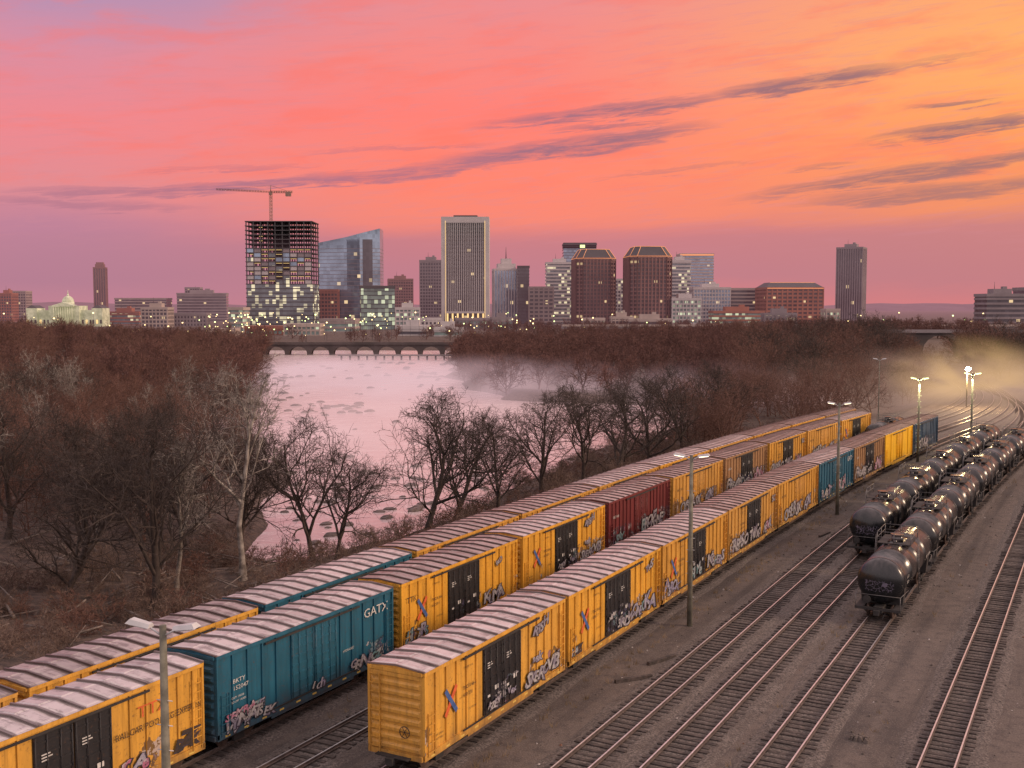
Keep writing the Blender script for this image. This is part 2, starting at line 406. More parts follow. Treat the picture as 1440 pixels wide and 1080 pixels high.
# ---------------------------------------------------------------- rail cars
under=simple('underframe_black',(.022,.019,.019),.75,0,.4,2)
wheelm=simple('wheel_steel',(.09,.06,.05),.5,.5,.3,4)
white=simple('lettering_white',(.50,.48,.46),.6,0,.15,6)
orng=simple('logo_orange',(.55,.10,.03),.55,0,.2,6)
blu=simple('logo_blue',(.05,.10,.26),.55,0,.2,6)
blk=simple('lettering_black',(.04,.025,.02),.6,0,.2,6)
def spray(name,a,b_):   # sprayed fill: uneven, two-tone, dirty
    m,N,b=newmat(name); tc=N.n('ShaderNodeTexCoord').outputs['Object']
    c=N.mix(N.sm(N.noise(tc,1.6,3,.6,.8),.42,.58),a,b_)
    c=N.mix(N.m('MULTIPLY',N.sm(N.noise(tc,6,5,.7),.48,.66),.65),c,(.07,.05,.045))
    N.put(b.inputs['Base Color'],c); b.inputs['Roughness'].default_value=.65; return m
spw=spray('spray_white',(.36,.34,.34),(.20,.18,.23)); pink=spray('spray_pink',(.34,.10,.18),(.42,.34,.38)); lil=spray('spray_lilac',(.20,.18,.28),(.32,.30,.34)); spb=spray('spray_outline',(.02,.018,.022),(.04,.03,.05)); spt=spray('spray_teal',(.10,.20,.22),(.28,.30,.31))
refl=simple('reflector_yellow',(.6,.42,.1),.4,0,.1,6)
doorblk=paint('door_black',(.017,.016,.019),.6,.5,fade=0)
def roofmat(name,base,rust,amt):
    m,N,b=newmat(name)
    tcn=N.n('ShaderNodeTexCoord').outputs['Object']
    rnd=N.m('MULTIPLY',N.n('ShaderNodeObjectInfo').outputs['Random'],80.0)
    x,y,z=N.n('ShaderNodeSeparateXYZ',{0:tcn}).outputs
    xv=N.m('ADD',x,rnd)
    sheet=N.n('ShaderNodeTexWhiteNoise',{'Vector':N.xyz(N.m('FLOOR',N.m('DIVIDE',N.m('ADD',x,7.25),1.1154)),rnd,0.0)}).outputs[0]
    ph=N.m('ABSOLUTE',N.m('SUBTRACT',N.m('FRACT',N.m('DIVIDE',N.m('ADD',x,7.25),1.1154)),.5))
    v=N.xyz(xv,N.m('MULTIPLY',y,.12),0.0)
    s1=N.noise(v,3.0,4,.65); s2=N.noise(N.xyz(xv,y,0.0),1.1,6,.7)
    c=N.mix(sheet,tuple(k*.7 for k in base),base)
    c=N.mix(N.m('MULTIPLY',N.sm(s2,.42,.62),.4),c,tuple(k*.55 for k in base))
    seam=N.m('MULTIPLY',N.sm(N.m('ADD',ph,N.m('MULTIPLY',N.m('SUBTRACT',s1,.5),.30)),.28,.38),.65+.3*amt)
    c=N.mix(seam,c,rust)
    c=N.mix(N.m('MULTIPLY',N.sm(N.m('ADD',N.m('MULTIPLY',s1,.6),N.m('MULTIPLY',s2,.4)),.53-amt*.06,.61-amt*.06),.5),c,rust)
    N.put(b.inputs['Base Color'],c); b.inputs['Roughness'].default_value=.36; b.inputs['Metallic'].default_value=.35
    return m
roof1=roofmat('roof_galvanised',(.60,.52,.52),(.105,.075,.07),.35)
roof2=roofmat('roof_rusty',(.44,.36,.35),(.085,.055,.048),.8)
def truck(mb,xc,mi=3,wm=8):
    for dx in(-.88,.88):
        for sy in(-.76,.76):
            mb.tube((xc+dx,sy-.06,.335+.42),(xc+dx,sy+.06,.335+.42),.42,n=16,mi=wm)
            mb.tube((xc+dx,sy-.09 if sy<0 else sy+.03,.755),(xc+dx,sy-.03 if sy<0 else sy+.09,.755),.46,n=16,mi=wm)
        mb.tube((xc+dx,-.95,.755),(xc+dx,.95,.755),.08,n=8,mi=wm)
    for sy in(-1,1):
        yy=sy*1.02
        mb.hexa([(xc-1.1,yy-.07,.70),(xc+1.1,yy-.07,.70),(xc+1.1,yy+.07,.70),(xc-1.1,yy+.07,.70),(xc-.9,yy-.07,.98),(xc+.9,yy-.07,.98),(xc+.9,yy+.07,.98),(xc-.9,yy+.07,.98)],mi)
        mb.box(xc-.35,xc+.35,yy-.09,yy+.09,.42,.70,mi)
    mb.box(xc-.2,xc+.2,-1.1,1.1,.62,.92,mi)
def coupler(mb,L,z=.95,mi=3):
    for sg in(-1,1):
        a,b=sorted((sg*L,sg*(L+.55)))
        mb.box(a,b,-.09,.09,z-.1,z+.1,mi)
        a,b=sorted((sg*(L+.38),sg*(L+.62)))
        mb.box(a,b,-.18,.2,z-.16,z+.16,mi)
        mb.tube((sg*(L+.1),-.5,z-.1),(sg*(L+.45),-.35,z-.4),.03,n=5,mi=mi)
def boxcar(kind,side,end,door,roof,texts=(),tags=(),logo=False,wide=1.95,spacing=.92,seed=1):
    mb=MB(); L=7.25; W=1.47; z0,z1=1.08,5.08; rg=random.Random(seed)
    mb.box(-L,L,-W,W,z0,z1,0)
    mb.box(-L-.004,-L+.1,-W+.02,W-.02,z0+.05,z1-.02,7); mb.box(L-.1,L+.004,-W+.02,W-.02,z0+.05,z1-.02,7)
    for sg in(-1,1):
        y=lambda a,b:(sg*(W+a),sg*(W+b)) if sg>0 else (-(W+b),-(W+a))
        q=y(0,.085)
        xx=-L+.06
        while xx<L-.05:
            if abs(xx)>wide+.12: mb.box(xx-.05,xx+.05,q[0],q[1],z0+.3,z1-.16,0)
            xx+=spacing
        for xe in(-L+.06,L-.06): mb.box(xe-.06,xe+.06,*y(0,.1),z0,z1-.16,0)
        mb.box(-L,L,*y(0,.11),z1-.15,z1+.02,0)
        mb.box(-L,L,*y(0,.10),z0-.06,z0+.24,0)
        mb.box(-3.4,3.4,*y(.0,.06),z0-.22,z0-.06,0)
        mb.box(-wide-2.0,wide+2.0,*y(.10,.16),z0+.24,z0+.30,3)
        mb.box(-wide-2.0,wide+2.0,*y(.11,.17),z1-.30,z1-.20,3)
        for dc in(-wide/2,wide/2):
            h=wide/2-.03
            mb.box(dc-h,dc+h,*y(0,.07),z0+.30,z1-.32,1)
            for i in range(7):
                zz=z0+.55+i*.46; mb.box(dc-h+.08,dc+h-.08,*y(.07,.11),zz,zz+.10,1)
            for e in(-h+.04,h-.1,-.35,.3):
                mb.tube((dc+e,sg*(W+.14),z0+.34),(dc+e,sg*(W+.14),z1-.36),.022,n=5,mi=1)
            if kind!='plain':
                for (a,b_,zz,hh) in((-.62,-.2,3.9,.05),(-.62,-.1,3.78,.05),(-.62,-.3,3.66,.05),(.1,.45,2.4,.22),(-.62,-.3,2.2,.12)):
                    mb.box(dc+a,dc+b_,*y(.115,.12),zz,zz+hh,4)
        for i in range(12):
            xr=-L+.5+i*1.3
            if xr+.32<L: mb.box(xr,xr+.32,*y(.10,.105),z0+.0,z0+.09,9)
        for xe in(-L+.25,L-.75):
            for i in range(5 if xe<0 else 8):
                zz=z0+.25+i*.42; mb.box(xe,xe+.5,*y(.13,.16),zz,zz+.03,0)
            mb.box(xe-.03,xe,*y(.09,.16),z0+.1,z0+.4+(1.7 if xe<0 else 3),0); mb.box(xe+.5,xe+.53,*y(.09,.16),z0+.1,z0+.4+(1.7 if xe<0 else 3),0)
    for sg in(-1,1):
        for i in range(9):
            zz=z0+.25+i*.42
            c=sg*(L+.10); c0=sg*L
            mb.hexa([(c0,-W+.1,zz),(c,-W+.2,zz+.06),(c,W-.2,zz+.06),(c0,W-.1,zz),(c0,-W+.1,zz+.3),(c,-W+.2,zz+.2),(c,W-.2,zz+.2),(c0,W-.1,zz+.3)],7)
        xa,xb=sorted((sg*L,sg*(L+.12))); mb.box(xa,xb,-W,W,z1-.12,z1+.03,7); mb.box(xa,xb,-W,W,z0-.06,z0+.18,7)
        xa,xb=sorted((sg*(L+.14),sg*(L+.18)))
        for i in range(9):
            zz=z0+.3+i*.42; mb.box(xa,xb,W-.65,W-.15,zz,zz+.03,7)
        xa,xb=sorted((sg*(L+.1),sg*(L+.18))); mb.box(xa,xb,W-.69,W-.65,z0,z1-.3,7); mb.box(xa,xb,W-.15,W-.11,z0,z1-.3,7)
        xa,xb=sorted((sg*(L+.12),sg*(L+.42))); mb.box(xa,xb,-.9,.9,z0+.0,z0+.05,3)
    for i in range(12):
        t0,t1=i*math.pi/6,(i+1)*math.pi/6; r=.27
        mb.tube((-L-.2,-.6+r*math.cos(t0),2.3+r*math.sin(t0)),(-L-.2,-.6+r*math.cos(t1),2.3+r*math.sin(t1)),.02,n=4,mi=3)
    for t0 in(0,1.05,2.1): mb.tube((-L-.2,-.6-.27*math.cos(t0),2.3-.27*math.sin(t0)),(-L-.2,-.6+.27*math.cos(t0),2.3+.27*math.sin(t0)),.015,n=4,mi=3)
    ze=z1+.03; zr=ze+.13; WW=W+.09; n=13; st=2*L/n
    for sg in(-1,1):
        for i in range(n):
            a=-L+i*st; b_=a+st
            p=[(a,sg*WW,ze),(b_,sg*WW,ze),(b_,0,zr),(a,0,zr)]
            if sg>0: p=p[::-1]
            mb.poly(p,2)
            a2,b2=a+.2,b_-.2
            base=[(a2,sg*(WW-.12),ze+.012),(b2,sg*(WW-.12),ze+.012),(b2,sg*.1,zr-.008),(a2,sg*.1,zr-.008)]
            top=[(a2+.1,sg*(WW-.22),ze+.05),(b2-.1,sg*(WW-.22),ze+.05),(b2-.1,sg*.2,zr+.025),(a2+.1,sg*.2,zr+.025)]
            mb.hexa((base+top) if sg<0 else (base[::-1]+top[::-1]),2)
        for i in range(n+1):
            a=-L+i*st
            p=[(a-.045,sg*WW,ze),(a+.045,sg*WW,ze),(a+.045,0,zr),(a-.045,0,zr)]
            q=[(u,v,t+.075) for u,v,t in p]
            mb.hexa((p+q) if sg<0 else (p[::-1]+q[::-1]),2)
    mb.poly([(-L,-WW,ze),(-L,0,zr),(-L,WW,ze)],7); mb.poly([(L,WW,ze),(L,0,zr),(L,-WW,ze)],7)
    mb.box(-L+.3,L-.3,-.25,.25,.75,1.06,3); mb.box(-L,L,-W+.05,W-.05,1.0,1.078,3)
    truck(mb,-5.3); truck(mb,5.3); coupler(mb,L)
    mb.tube((-1.2,.5,.85),(.2,.5,.85),.22,n=10,mi=3); mb.box(1.2,2.1,-.9,-.3,.65,1.0,3)
    yT=-(W+.10); j=0
    for (t,xx,zz,sz,mi,bd) in texts: add_text(mb,t,xx,zz,sz,yT-.002*j,mi,bd); j+=1
    for (t,xx,zz,sz,mi) in tags:
        for ch in t:
            rot=rg.uniform(-.3,.3); s_x=rg.uniform(1.0,1.6); sz2=sz*rg.uniform(.72,1.25); z2=zz+rg.uniform(-.1,.15)
            yy=yT-.01-.0015*j if not (-2.6<xx<2.0) else -(W+.17)-.0015*j
            add_text(mb,'^'+ch,xx+.03,z2-.02,sz2,yy,13,s_x,rot); add_text(mb,'~'+ch,xx,z2,sz2,yy-.0007,mi if rg.random()<.8 else rg.choice([12,15,14]),s_x,rot)
            xx+=sz2*.44*s_x; j+=1
            if xx>L-.7: break
    if logo:
        cx,cz=-5.0,3.15; r=.62
        def bar(a0,a1,mi,dy):
            (ax,az),(bx,bz)=a0,a1
            d=Vector((bx-ax,bz-az)).normalized(); p=Vector((-d.y,d.x))*.12
            mb.poly([(ax+p.x,yT-dy,az+p.y),(ax-p.x,yT-dy,az-p.y),(bx-p.x,yT-dy,bz-p.y),(bx+p.x,yT-dy,bz+p.y)],mi)
        bar((cx-r*.8,cz-r),(cx+r*.8,cz+r),5,.0); bar((cx-r*.8,cz+r),(cx+r*.8,cz-r),6,.004)
    return mb.mesh('boxcar_mesh',[side,door,roof,under,white,orng,blu,end,wheelm,refl,blk,pink,lil,spb,spw,spt])
Y1=(.70,.345,.03); Y2=(.60,.30,.045)
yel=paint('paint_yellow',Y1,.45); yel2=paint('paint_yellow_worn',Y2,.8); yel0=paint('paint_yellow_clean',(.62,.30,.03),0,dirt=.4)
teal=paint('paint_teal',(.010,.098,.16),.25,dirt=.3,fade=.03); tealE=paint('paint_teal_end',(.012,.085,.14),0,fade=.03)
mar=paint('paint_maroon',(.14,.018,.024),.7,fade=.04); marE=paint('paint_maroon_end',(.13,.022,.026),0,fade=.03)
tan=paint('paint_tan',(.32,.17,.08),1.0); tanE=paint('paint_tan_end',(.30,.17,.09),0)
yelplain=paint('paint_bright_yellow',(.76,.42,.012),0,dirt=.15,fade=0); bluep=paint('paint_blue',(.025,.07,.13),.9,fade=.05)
dat=lambda n,x=-3.9:[('TBOX 666',x,3.3,.26,10,1),(n,x,2.95,.26,10,1),('CAPY 225000',-6.5,1.9,.14,10,1),('LT WT 74000',-6.5,1.7,.14,10,1),('EXW 10-6',-3.7,4.3,.16,10,1),('CU FT 6269',-3.4,2.2,.14,10,1)]
K={}
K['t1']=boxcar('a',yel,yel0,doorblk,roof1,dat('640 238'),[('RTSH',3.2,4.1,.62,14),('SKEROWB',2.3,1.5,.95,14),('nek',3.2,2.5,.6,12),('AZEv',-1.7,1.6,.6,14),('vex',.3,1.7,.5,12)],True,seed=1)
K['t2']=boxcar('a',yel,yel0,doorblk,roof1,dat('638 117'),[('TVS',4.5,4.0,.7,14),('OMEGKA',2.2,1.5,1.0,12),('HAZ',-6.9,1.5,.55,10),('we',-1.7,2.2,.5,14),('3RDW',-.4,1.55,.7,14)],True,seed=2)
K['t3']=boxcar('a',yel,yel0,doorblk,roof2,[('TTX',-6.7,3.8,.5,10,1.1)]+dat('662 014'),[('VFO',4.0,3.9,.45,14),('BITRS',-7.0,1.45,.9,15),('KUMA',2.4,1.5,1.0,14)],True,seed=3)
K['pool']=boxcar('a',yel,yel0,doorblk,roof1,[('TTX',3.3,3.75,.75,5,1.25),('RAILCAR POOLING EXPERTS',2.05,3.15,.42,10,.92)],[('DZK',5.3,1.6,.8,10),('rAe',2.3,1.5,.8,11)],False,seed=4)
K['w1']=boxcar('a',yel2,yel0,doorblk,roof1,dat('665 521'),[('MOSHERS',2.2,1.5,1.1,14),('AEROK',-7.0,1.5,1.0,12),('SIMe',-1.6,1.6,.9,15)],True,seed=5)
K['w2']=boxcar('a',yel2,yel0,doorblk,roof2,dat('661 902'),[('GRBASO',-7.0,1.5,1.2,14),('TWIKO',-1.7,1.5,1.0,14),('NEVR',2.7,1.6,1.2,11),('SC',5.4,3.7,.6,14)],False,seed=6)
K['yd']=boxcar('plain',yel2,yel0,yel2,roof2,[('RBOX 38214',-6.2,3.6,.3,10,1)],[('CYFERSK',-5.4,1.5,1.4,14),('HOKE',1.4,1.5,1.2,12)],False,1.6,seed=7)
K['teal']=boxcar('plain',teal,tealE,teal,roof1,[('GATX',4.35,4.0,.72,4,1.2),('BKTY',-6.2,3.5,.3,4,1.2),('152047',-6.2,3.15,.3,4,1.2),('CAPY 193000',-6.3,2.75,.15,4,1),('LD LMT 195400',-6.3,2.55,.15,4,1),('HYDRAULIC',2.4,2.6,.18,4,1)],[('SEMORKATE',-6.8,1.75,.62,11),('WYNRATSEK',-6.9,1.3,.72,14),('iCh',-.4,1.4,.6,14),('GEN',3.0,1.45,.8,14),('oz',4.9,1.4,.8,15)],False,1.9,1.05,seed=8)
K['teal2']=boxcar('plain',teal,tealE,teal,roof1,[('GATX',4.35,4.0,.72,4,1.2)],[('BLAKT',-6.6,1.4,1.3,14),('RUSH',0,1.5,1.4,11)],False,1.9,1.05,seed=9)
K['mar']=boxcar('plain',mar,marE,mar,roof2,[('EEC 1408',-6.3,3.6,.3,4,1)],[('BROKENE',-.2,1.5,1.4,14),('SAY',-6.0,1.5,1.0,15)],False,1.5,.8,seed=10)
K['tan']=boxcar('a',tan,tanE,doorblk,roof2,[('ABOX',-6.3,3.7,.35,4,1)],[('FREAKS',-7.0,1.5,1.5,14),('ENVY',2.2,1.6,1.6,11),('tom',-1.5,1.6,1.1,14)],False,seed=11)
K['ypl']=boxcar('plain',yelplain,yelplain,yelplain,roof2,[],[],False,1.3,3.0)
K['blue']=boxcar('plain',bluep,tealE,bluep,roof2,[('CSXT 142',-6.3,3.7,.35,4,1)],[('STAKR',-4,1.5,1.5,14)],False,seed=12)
def put_cars(row,s_start,kinds,pitch=15.35):
    la,k,bd=TR[row]; s=s_start
    for kk in kinds:
        c=s+7.25; x,y=pos(la,c,k); h=heading(la,c,k)
        if kk: place(K[kk],'boxcar',(x,y,0),h)
        s+=pitch
put_cars('C',40.6,['t1','t2','w1','w2','yd','teal2','tan','ypl','blue'],14.95)
put_cars('B',7.2,['w1','pool','teal','t3','t1','mar','yd','tan','w2','yd','w1'],15.35)
put_cars('A',-14.4,['w1','t1','yd','t3','teal','w2','yd','w1','t2','w1','yd','w2','tan'],15.1)

# tank cars
m,N,b=newmat('tank_black_dust_highlight')
tcn=N.n('ShaderNodeTexCoord'); tc=tcn.outputs['Object']
rnd=N.m('MULTIPLY',N.n('ShaderNodeObjectInfo').outputs['Random'],60.0)
x,y,z=N.n('ShaderNodeSeparateXYZ',{0:tc}).outputs
v=N.xyz(N.m('ADD',x,rnd),y,N.m('MULTIPLY',z,.35))
d1=N.noise(v,1.4,6,.65); d2=N.noise(v,.35,3,.5)
up=N.sm(z,3.1,4.4)
c=N.mix(N.m('MULTIPLY',up,N.sm(d1,.3,.7)),(.009,.010,.012),(.085,.072,.074))  # paler top: dust plus a highlight painted into the colour
c=N.mix(N.m('MULTIPLY',N.sm(d2,.5,.62),.15),c,(.06,.04,.032))
gv=N.xyz(N.m('ADD',y,N.m('MULTIPLY',N.noise(tc,2,2,.5),.6)),rnd,N.m('ADD',z,N.m('MULTIPLY',N.noise(tc,3,2,.5),.4)))
ve=N.n('ShaderNodeTexVoronoi',{'Scale':3.6,'Vector':gv},feature='DISTANCE_TO_EDGE').outputs['Distance']
gm=N.m('MULTIPLY',N.m('MULTIPLY',N.sm(ve,.05,.03),N.m('LESS_THAN',N.m('ABSOLUTE',N.m('SUBTRACT',z,2.6)),.38)),N.m('LESS_THAN',x,-6.35))
gm=N.m('MULTIPLY',gm,N.m('LESS_THAN',N.m('ABSOLUTE',y),.95))
c=N.mix(N.m('MULTIPLY',gm,.4),c,(.30,.26,.36))
N.put(b.inputs['Base Color'],c); N.put(b.inputs['Roughness'],N.m('ADD',.10,N.m('MULTIPLY',d1,.26)))
tankm=m
def tankcar():
    mb=MB(); r=1.55; zc=2.85; L=6.3
    dome=[]
    for i in range(9):
        a=math.pi/2*i/8; dome.append((-L-.75*math.cos(a),max(.01,r*math.sin(a))))
    prof=list(dome)
    for sx in(-3.2,0,3.2): prof+=[(sx-.05,r),(sx-.04,r+.025),(sx+.04,r+.025),(sx+.05,r)]
    prof+=[(-p[0],p[1]) for p in dome[::-1]]
    mb.lathe_x(prof,0,zc,40,0)
    for sx in(-L+.1,L-.1): mb.lathe_x([(sx-.06,r),(sx-.05,r+.03),(sx+.05,r+.03),(sx+.06,r)],0,zc,40,0)
    mb.tube((0,0,zc+r-.1),(0,0,zc+r+.45),.42,n=18,mi=0); mb.tube((0,0,zc+r+.45),(0,0,zc+r+.52),.47,n=18,mi=0)
    mb.tube((1.1,0,zc+r-.1),(1.1,0,zc+r+.3),.22,n=12,mi=0); mb.tube((-.95,0,zc+r-.1),(-.95,0,zc+r+.25),.14,n=10,mi=0)
    zp=zc+r+.02
    for (x0,x1,y0,y1) in((-1.5,1.7,.55,1.15),(-1.5,1.7,-1.15,-.55),(-1.5,-1.2,-.55,.55),(1.4,1.7,-.55,.55)): mb.box(x0,x1,y0,y1,zp,zp+.05,1)
    P=[(-1.5,-1.15),(1.7,-1.15),(1.7,1.15),(-1.5,1.15)]
    for i in range(4):
        a,b_=P[i],P[(i+1)%4]
        for zz in(.45,.85): mb.tube((*a,zp+zz),(*b_,zp+zz),.022,n=5,mi=2)
        mb.tube((*a,zp),(*a,zp+.85),.028,n=5,mi=2)
        c=((a[0]+b_[0])/2,(a[1]+b_[1])/2); mb.tube((*c,zp),(*c,zp+.85),.022,n=5,mi=2)
    for sy in(-1,1):
        for sx in(-.25,.25): mb.tube((sx,sy*1.62,1.0),(sx,sy*1.45,zp+.4),.025,n=5,mi=2)
        for i in range(10): 
            zz=1.15+i*.34; yy=sy*(1.62-.17*i/10); mb.tube((-.25,yy,zz),(.25,yy,zz),.018,n=5,mi=2)
        mb.box(-.6,.6,sy*1.25 if sy>0 else -1.7,sy*1.7 if sy>0 else -1.25,.88,.93,1)
        for sx in(-1,1):
            xa,xb=sorted((sx*5.0,sx*7.3)); mb.box(xa,xb,min(sy*.95,sy*1.5),max(sy*.95,sy*1.5),1.12,1.17,1)
        mb.tube((-7.3,sy*1.45,2.05),(-5,sy*1.6,2.05),.022,n=5,mi=2); mb.tube((7.3,sy*1.45,2.05),(5,sy*1.6,2.05),.022,n=5,mi=2)
        for sx in(-7.3,7.3): mb.tube((sx,sy*1.45,1.1),(sx,sy*1.45,2.05),.025,n=5,mi=2)
    for sg in(-1,1):
        xa,xb=sorted((sg*4.4,sg*7.35)); mb.box(xa,xb,-.3,.3,.85,1.2,1)
        xa,xb=sorted((sg*4.9,sg*5.7))
        mb.hexa([(xa,-1.35,1.1),(xb,-1.35,1.1),(xb,1.35,1.1),(xa,1.35,1.1),(xa,-1.45,2.3),(xb,-1.45,2.3),(xb,1.45,2.3),(xa,1.45,2.3)],1)
        xa,xb=sorted((sg*7.25,sg*7.38)); mb.box(xa,xb,-1.5,1.5,1.02,1.2,1)
        mb.tube((sg*7.3,-1.45,2.05),(sg*7.3,1.45,2.05),.022,n=5,mi=2)
        truck(mb,sg*5.3,1,3); 
    coupler(mb,7.2,.95,1); mb.tube((-7.4,.7,1.75),(-7.5,.7,1.75),.26,n=12,mi=1)
    mb.tube((0,0,1.0),(0,0,1.4),.2,n=10,mi=1)
    for t,xx,zz in(('GATX',-5.4,2.95),('88214',-5.4,2.6),('DOT 111A100W1',3.4,2.6)): add_text(mb,t,xx,zz,.28,-1.575,4,1)
    return mb.mesh('tank_car_mesh',[tankm,under,simple('handrail_grey',(.13,.12,.12),.5,.3),wheelm,white])
TK=tankcar()
for row,s0,n in(('F',76,6),('E',95,5)):
    la,k,bd=TR[row]
    for i in range(n):
        c=s0+7.4+i*16.0; x,y=pos(la,c,k); place(TK,'tank_car',(x,y,0),heading(la,c,k))
la,k,bd=TR['X']; x,y=pos(la,172,k); place(TK,'tank_car',(x,y,0),heading(la,172,k))

# ---------------------------------------------------------------- yard light poles
polem=simple('pole_weathered',(.14,.13,.10),.85,0,.4,1.5)
headm=simple('lamp_housing',(.46,.45,.46),.4,0,.1)
lampm=simple('lamp_glass',(.8,.75,.6),.3,0,.05,2,(1,.82,.55),4)
lampg=simple('lamp_glass_green',(.8,.8,.6),.3,0,.05,2,(.85,1,.38),9)
def pole(x,y,h,rz,lit,r=1.0,hd=None):
    mb=MB()
    mb.tube((0,0,-.3),(0,0,h),.19*r,.11*r,n=10,mi=0)
    for i in range(10): mb.tube((-.28*r,0,2+i*.8),(.28*r,0,2+i*.8),.018,n=4,mi=1)
    mb.box(-.14,.14,.1,.3,1.2,1.8,1)
    for sg in(-1,1):
        mb.tube((0,0,h-.35),(sg*.6,0,h-.02),.035,n=6,mi=1)
        a,b_=sg*.42,sg*1.22
        mb.hexa([(a,-.17,h-.1),(b_,-.21,h+.02),(b_,.21,h+.02),(a,.17,h-.1),(a,-.1,h+.02),(b_-sg*.12,-.13,h+.15),(b_-sg*.12,.13,h+.15),(a,.1,h+.02)],1)
        mb.hexa([(a+sg*.1,-.13,h-.13),(b_-sg*.1,-.16,h-.03),(b_-sg*.1,.16,h-.03),(a+sg*.1,.13,h-.13),(a+sg*.1,-.13,h-.085),(b_-sg*.1,-.16,h+.0),(b_-sg*.1,.16,h+.0),(a+sg*.1,.13,h-.085)],2)
    return mb.obj('yard_light_pole',[polem,hd or headm,lit],loc=(x,y,0),rz=rz)
hg=simple('lamp_housing_lit',(.5,.55,.4),.4,0,.1,2,(.82,1,.36),.7)
for (s,l,lit,h,r,hd) in((24.5,-25.7,headm,11.6,1,None),(69.9,-24.3,lampm,11.6,1,None),(115,-24.2,lampm,11.6,1,None),(160,-22.9,lampg,11.6,1,hg),(175.5,-17.7,lampg,11.6,1,hg),(215,-38,headm,11.6,.6,None)):
    X=SN*s+CS*l;Y=CS*s-SN*l; pole(X,Y,h,math.radians(-15),lit,r,hd)
def flood(x,y,z,e,col):
    mb=MB(); mb.tube((0,0,0),(0,0,z),.14,.1,n=8,mi=0); mb.tube((0,0,z-.1),(0,-.35,z-.25),.3,.55,n=12,mi=1); mb.tube((0,-.35,z-.25),(0,-.38,z-.26),.5,.5,n=12,mi=2)
    mb.obj('floodlight_pole',[polem,headm,simple('flood_glass',(.9,.8,.6),.3,0,.05,2,col,90)],loc=(x,y,0))
    l=bpy.data.lights.new('floodlight','POINT'); l.energy=e; l.color=col; l.shadow_soft_size=.5
    o=bpy.data.objects.new('floodlight_lamp',l); scene.collection.objects.link(o); o.location=(x,y-1.0,z-.4)
flood(96,232,8.5,16000,(1,.70,.34))
for (s,l,h) in((160,-22.9,10.8),(175.5,-17.7,10.8)):
    X=SN*s+CS*l;Y=CS*s-SN*l
    li_=bpy.data.lights.new('yard_lamp','POINT'); li_.energy=1700; li_.color=(1,.88,.48); li_.shadow_soft_size=.4
    o=bpy.data.objects.new('yard_lamp_light',li_); scene.collection.objects.link(o); o.location=(X,Y,h)

# ---------------------------------------------------------------- trees
def bark(name,c1,c2,sc=3):
    m,N,b=newmat(name); tc=N.n('ShaderNodeTexCoord').outputs['Object']
    rnd=N.n('ShaderNodeObjectInfo').outputs['Random']
    c=N.mix(N.sm(N.noise(tc,sc,3,.6),.35,.65),c1,c2)
    c=N.mix(N.m('MULTIPLY',rnd,.45),c,tuple(k*.5 for k in c2))
    N.put(b.inputs['Base Color'],c); b.inputs['Roughness'].default_value=.9; return m
bk_dark=bark('bark_dark',(.026,.017,.014),(.065,.044,.037)); bk_syc=bark('bark_sycamore',(.09,.07,.06),(.30,.26,.23),1.2)
bk_red=bark('bark_reddish',(.070,.033,.025),(.175,.085,.062)); bk_far=bark('bark_far',(.066,.029,.026),(.155,.070,.056),.5)
bk_br=bark('bark_brush',(.08,.045,.035),(.22,.15,.12),1)
def tree(seed,h,tr,limbs,brs,tws,tls,spread,minr,mat,fork=.25,segs=(7,5,4,3,2),limblen=.85):
    rg=random.Random(seed); mb=MB(); sides=(8,5,4,3,3)
    def branch(p,d,L,r,lev):
        n=segs[lev]; ns=sides[lev]; pts=[p.copy()]; dirs=[d.copy()]
        wig=(.12,.20,.26,.30,.3)[lev]; upb=(.03,.13,.08,.04,.02)[lev]
        for i in range(n):
            d=(d+Vector((rg.gauss(0,wig),rg.gauss(0,wig),rg.gauss(0,wig*.7)+upb))).normalized()
            p=p+d*(L/n); pts.append(p.copy()); dirs.append(d.copy())
        rad=[max(minr*(1-.5*i/n),r*(1-.75*i/n)) for i in range(n+1)]
        if lev==0: rad[0]*=1.5
        k=len(mb.v)
        for q,dd,rr in zip(pts,dirs,rad):
            u=dd.orthogonal().normalized(); w_=dd.cross(u)
            for j in range(ns):
                t=2*math.pi*j/ns; e=q+u*(math.cos(t)*rr)+w_*(math.sin(t)*rr); mb.v.append((e.x,e.y,e.z))
        for i in range(n):
            for j in range(ns):
                jj=(j+1)%ns; mb.face([k+i*ns+j,k+i*ns+jj,k+(i+1)*ns+jj,k+(i+1)*ns+j],0,lev<2)
        if lev>=4: return
        cnt=(limbs,brs,tws,tls)[lev]
        for c in range(cnt):
            t=(fork+(1-fork)*((c+rg.random())/cnt)**1.25) if lev==0 else .15+.85*(c+rg.random())/cnt
            t=min(t,.999); i=int(t*n); f=t*n-i
            q=pts[i].lerp(pts[i+1],f); dd=dirs[i]
            ax=dd.orthogonal().normalized(); ax.rotate(Matrix.Rotation(rg.random()*1.5+c*2.4,3,dd))
            ang=math.radians(rg.uniform(30,60))*(spread if lev==0 else 1)
            nd=(dd*math.cos(ang)+ax*math.sin(ang)).normalized()
            ll=(L*(limblen-.55*t) if lev==0 else L*(.62-.25*t))*rg.uniform(.75,1.25)
            branch(q,nd,ll,rad[i]*rg.uniform(.5,.72),lev+1)
    branch(Vector((0,0,0)),Vector((0,0,1)),h*.8,tr,0)
    mz=max(v[2] for v in mb.v); k=h/mz
    mb.v=[(a*k,b_*k,c*k-.5) for a,b_,c in mb.v]
    return mb.mesh('bare_tree_mesh',[mat])
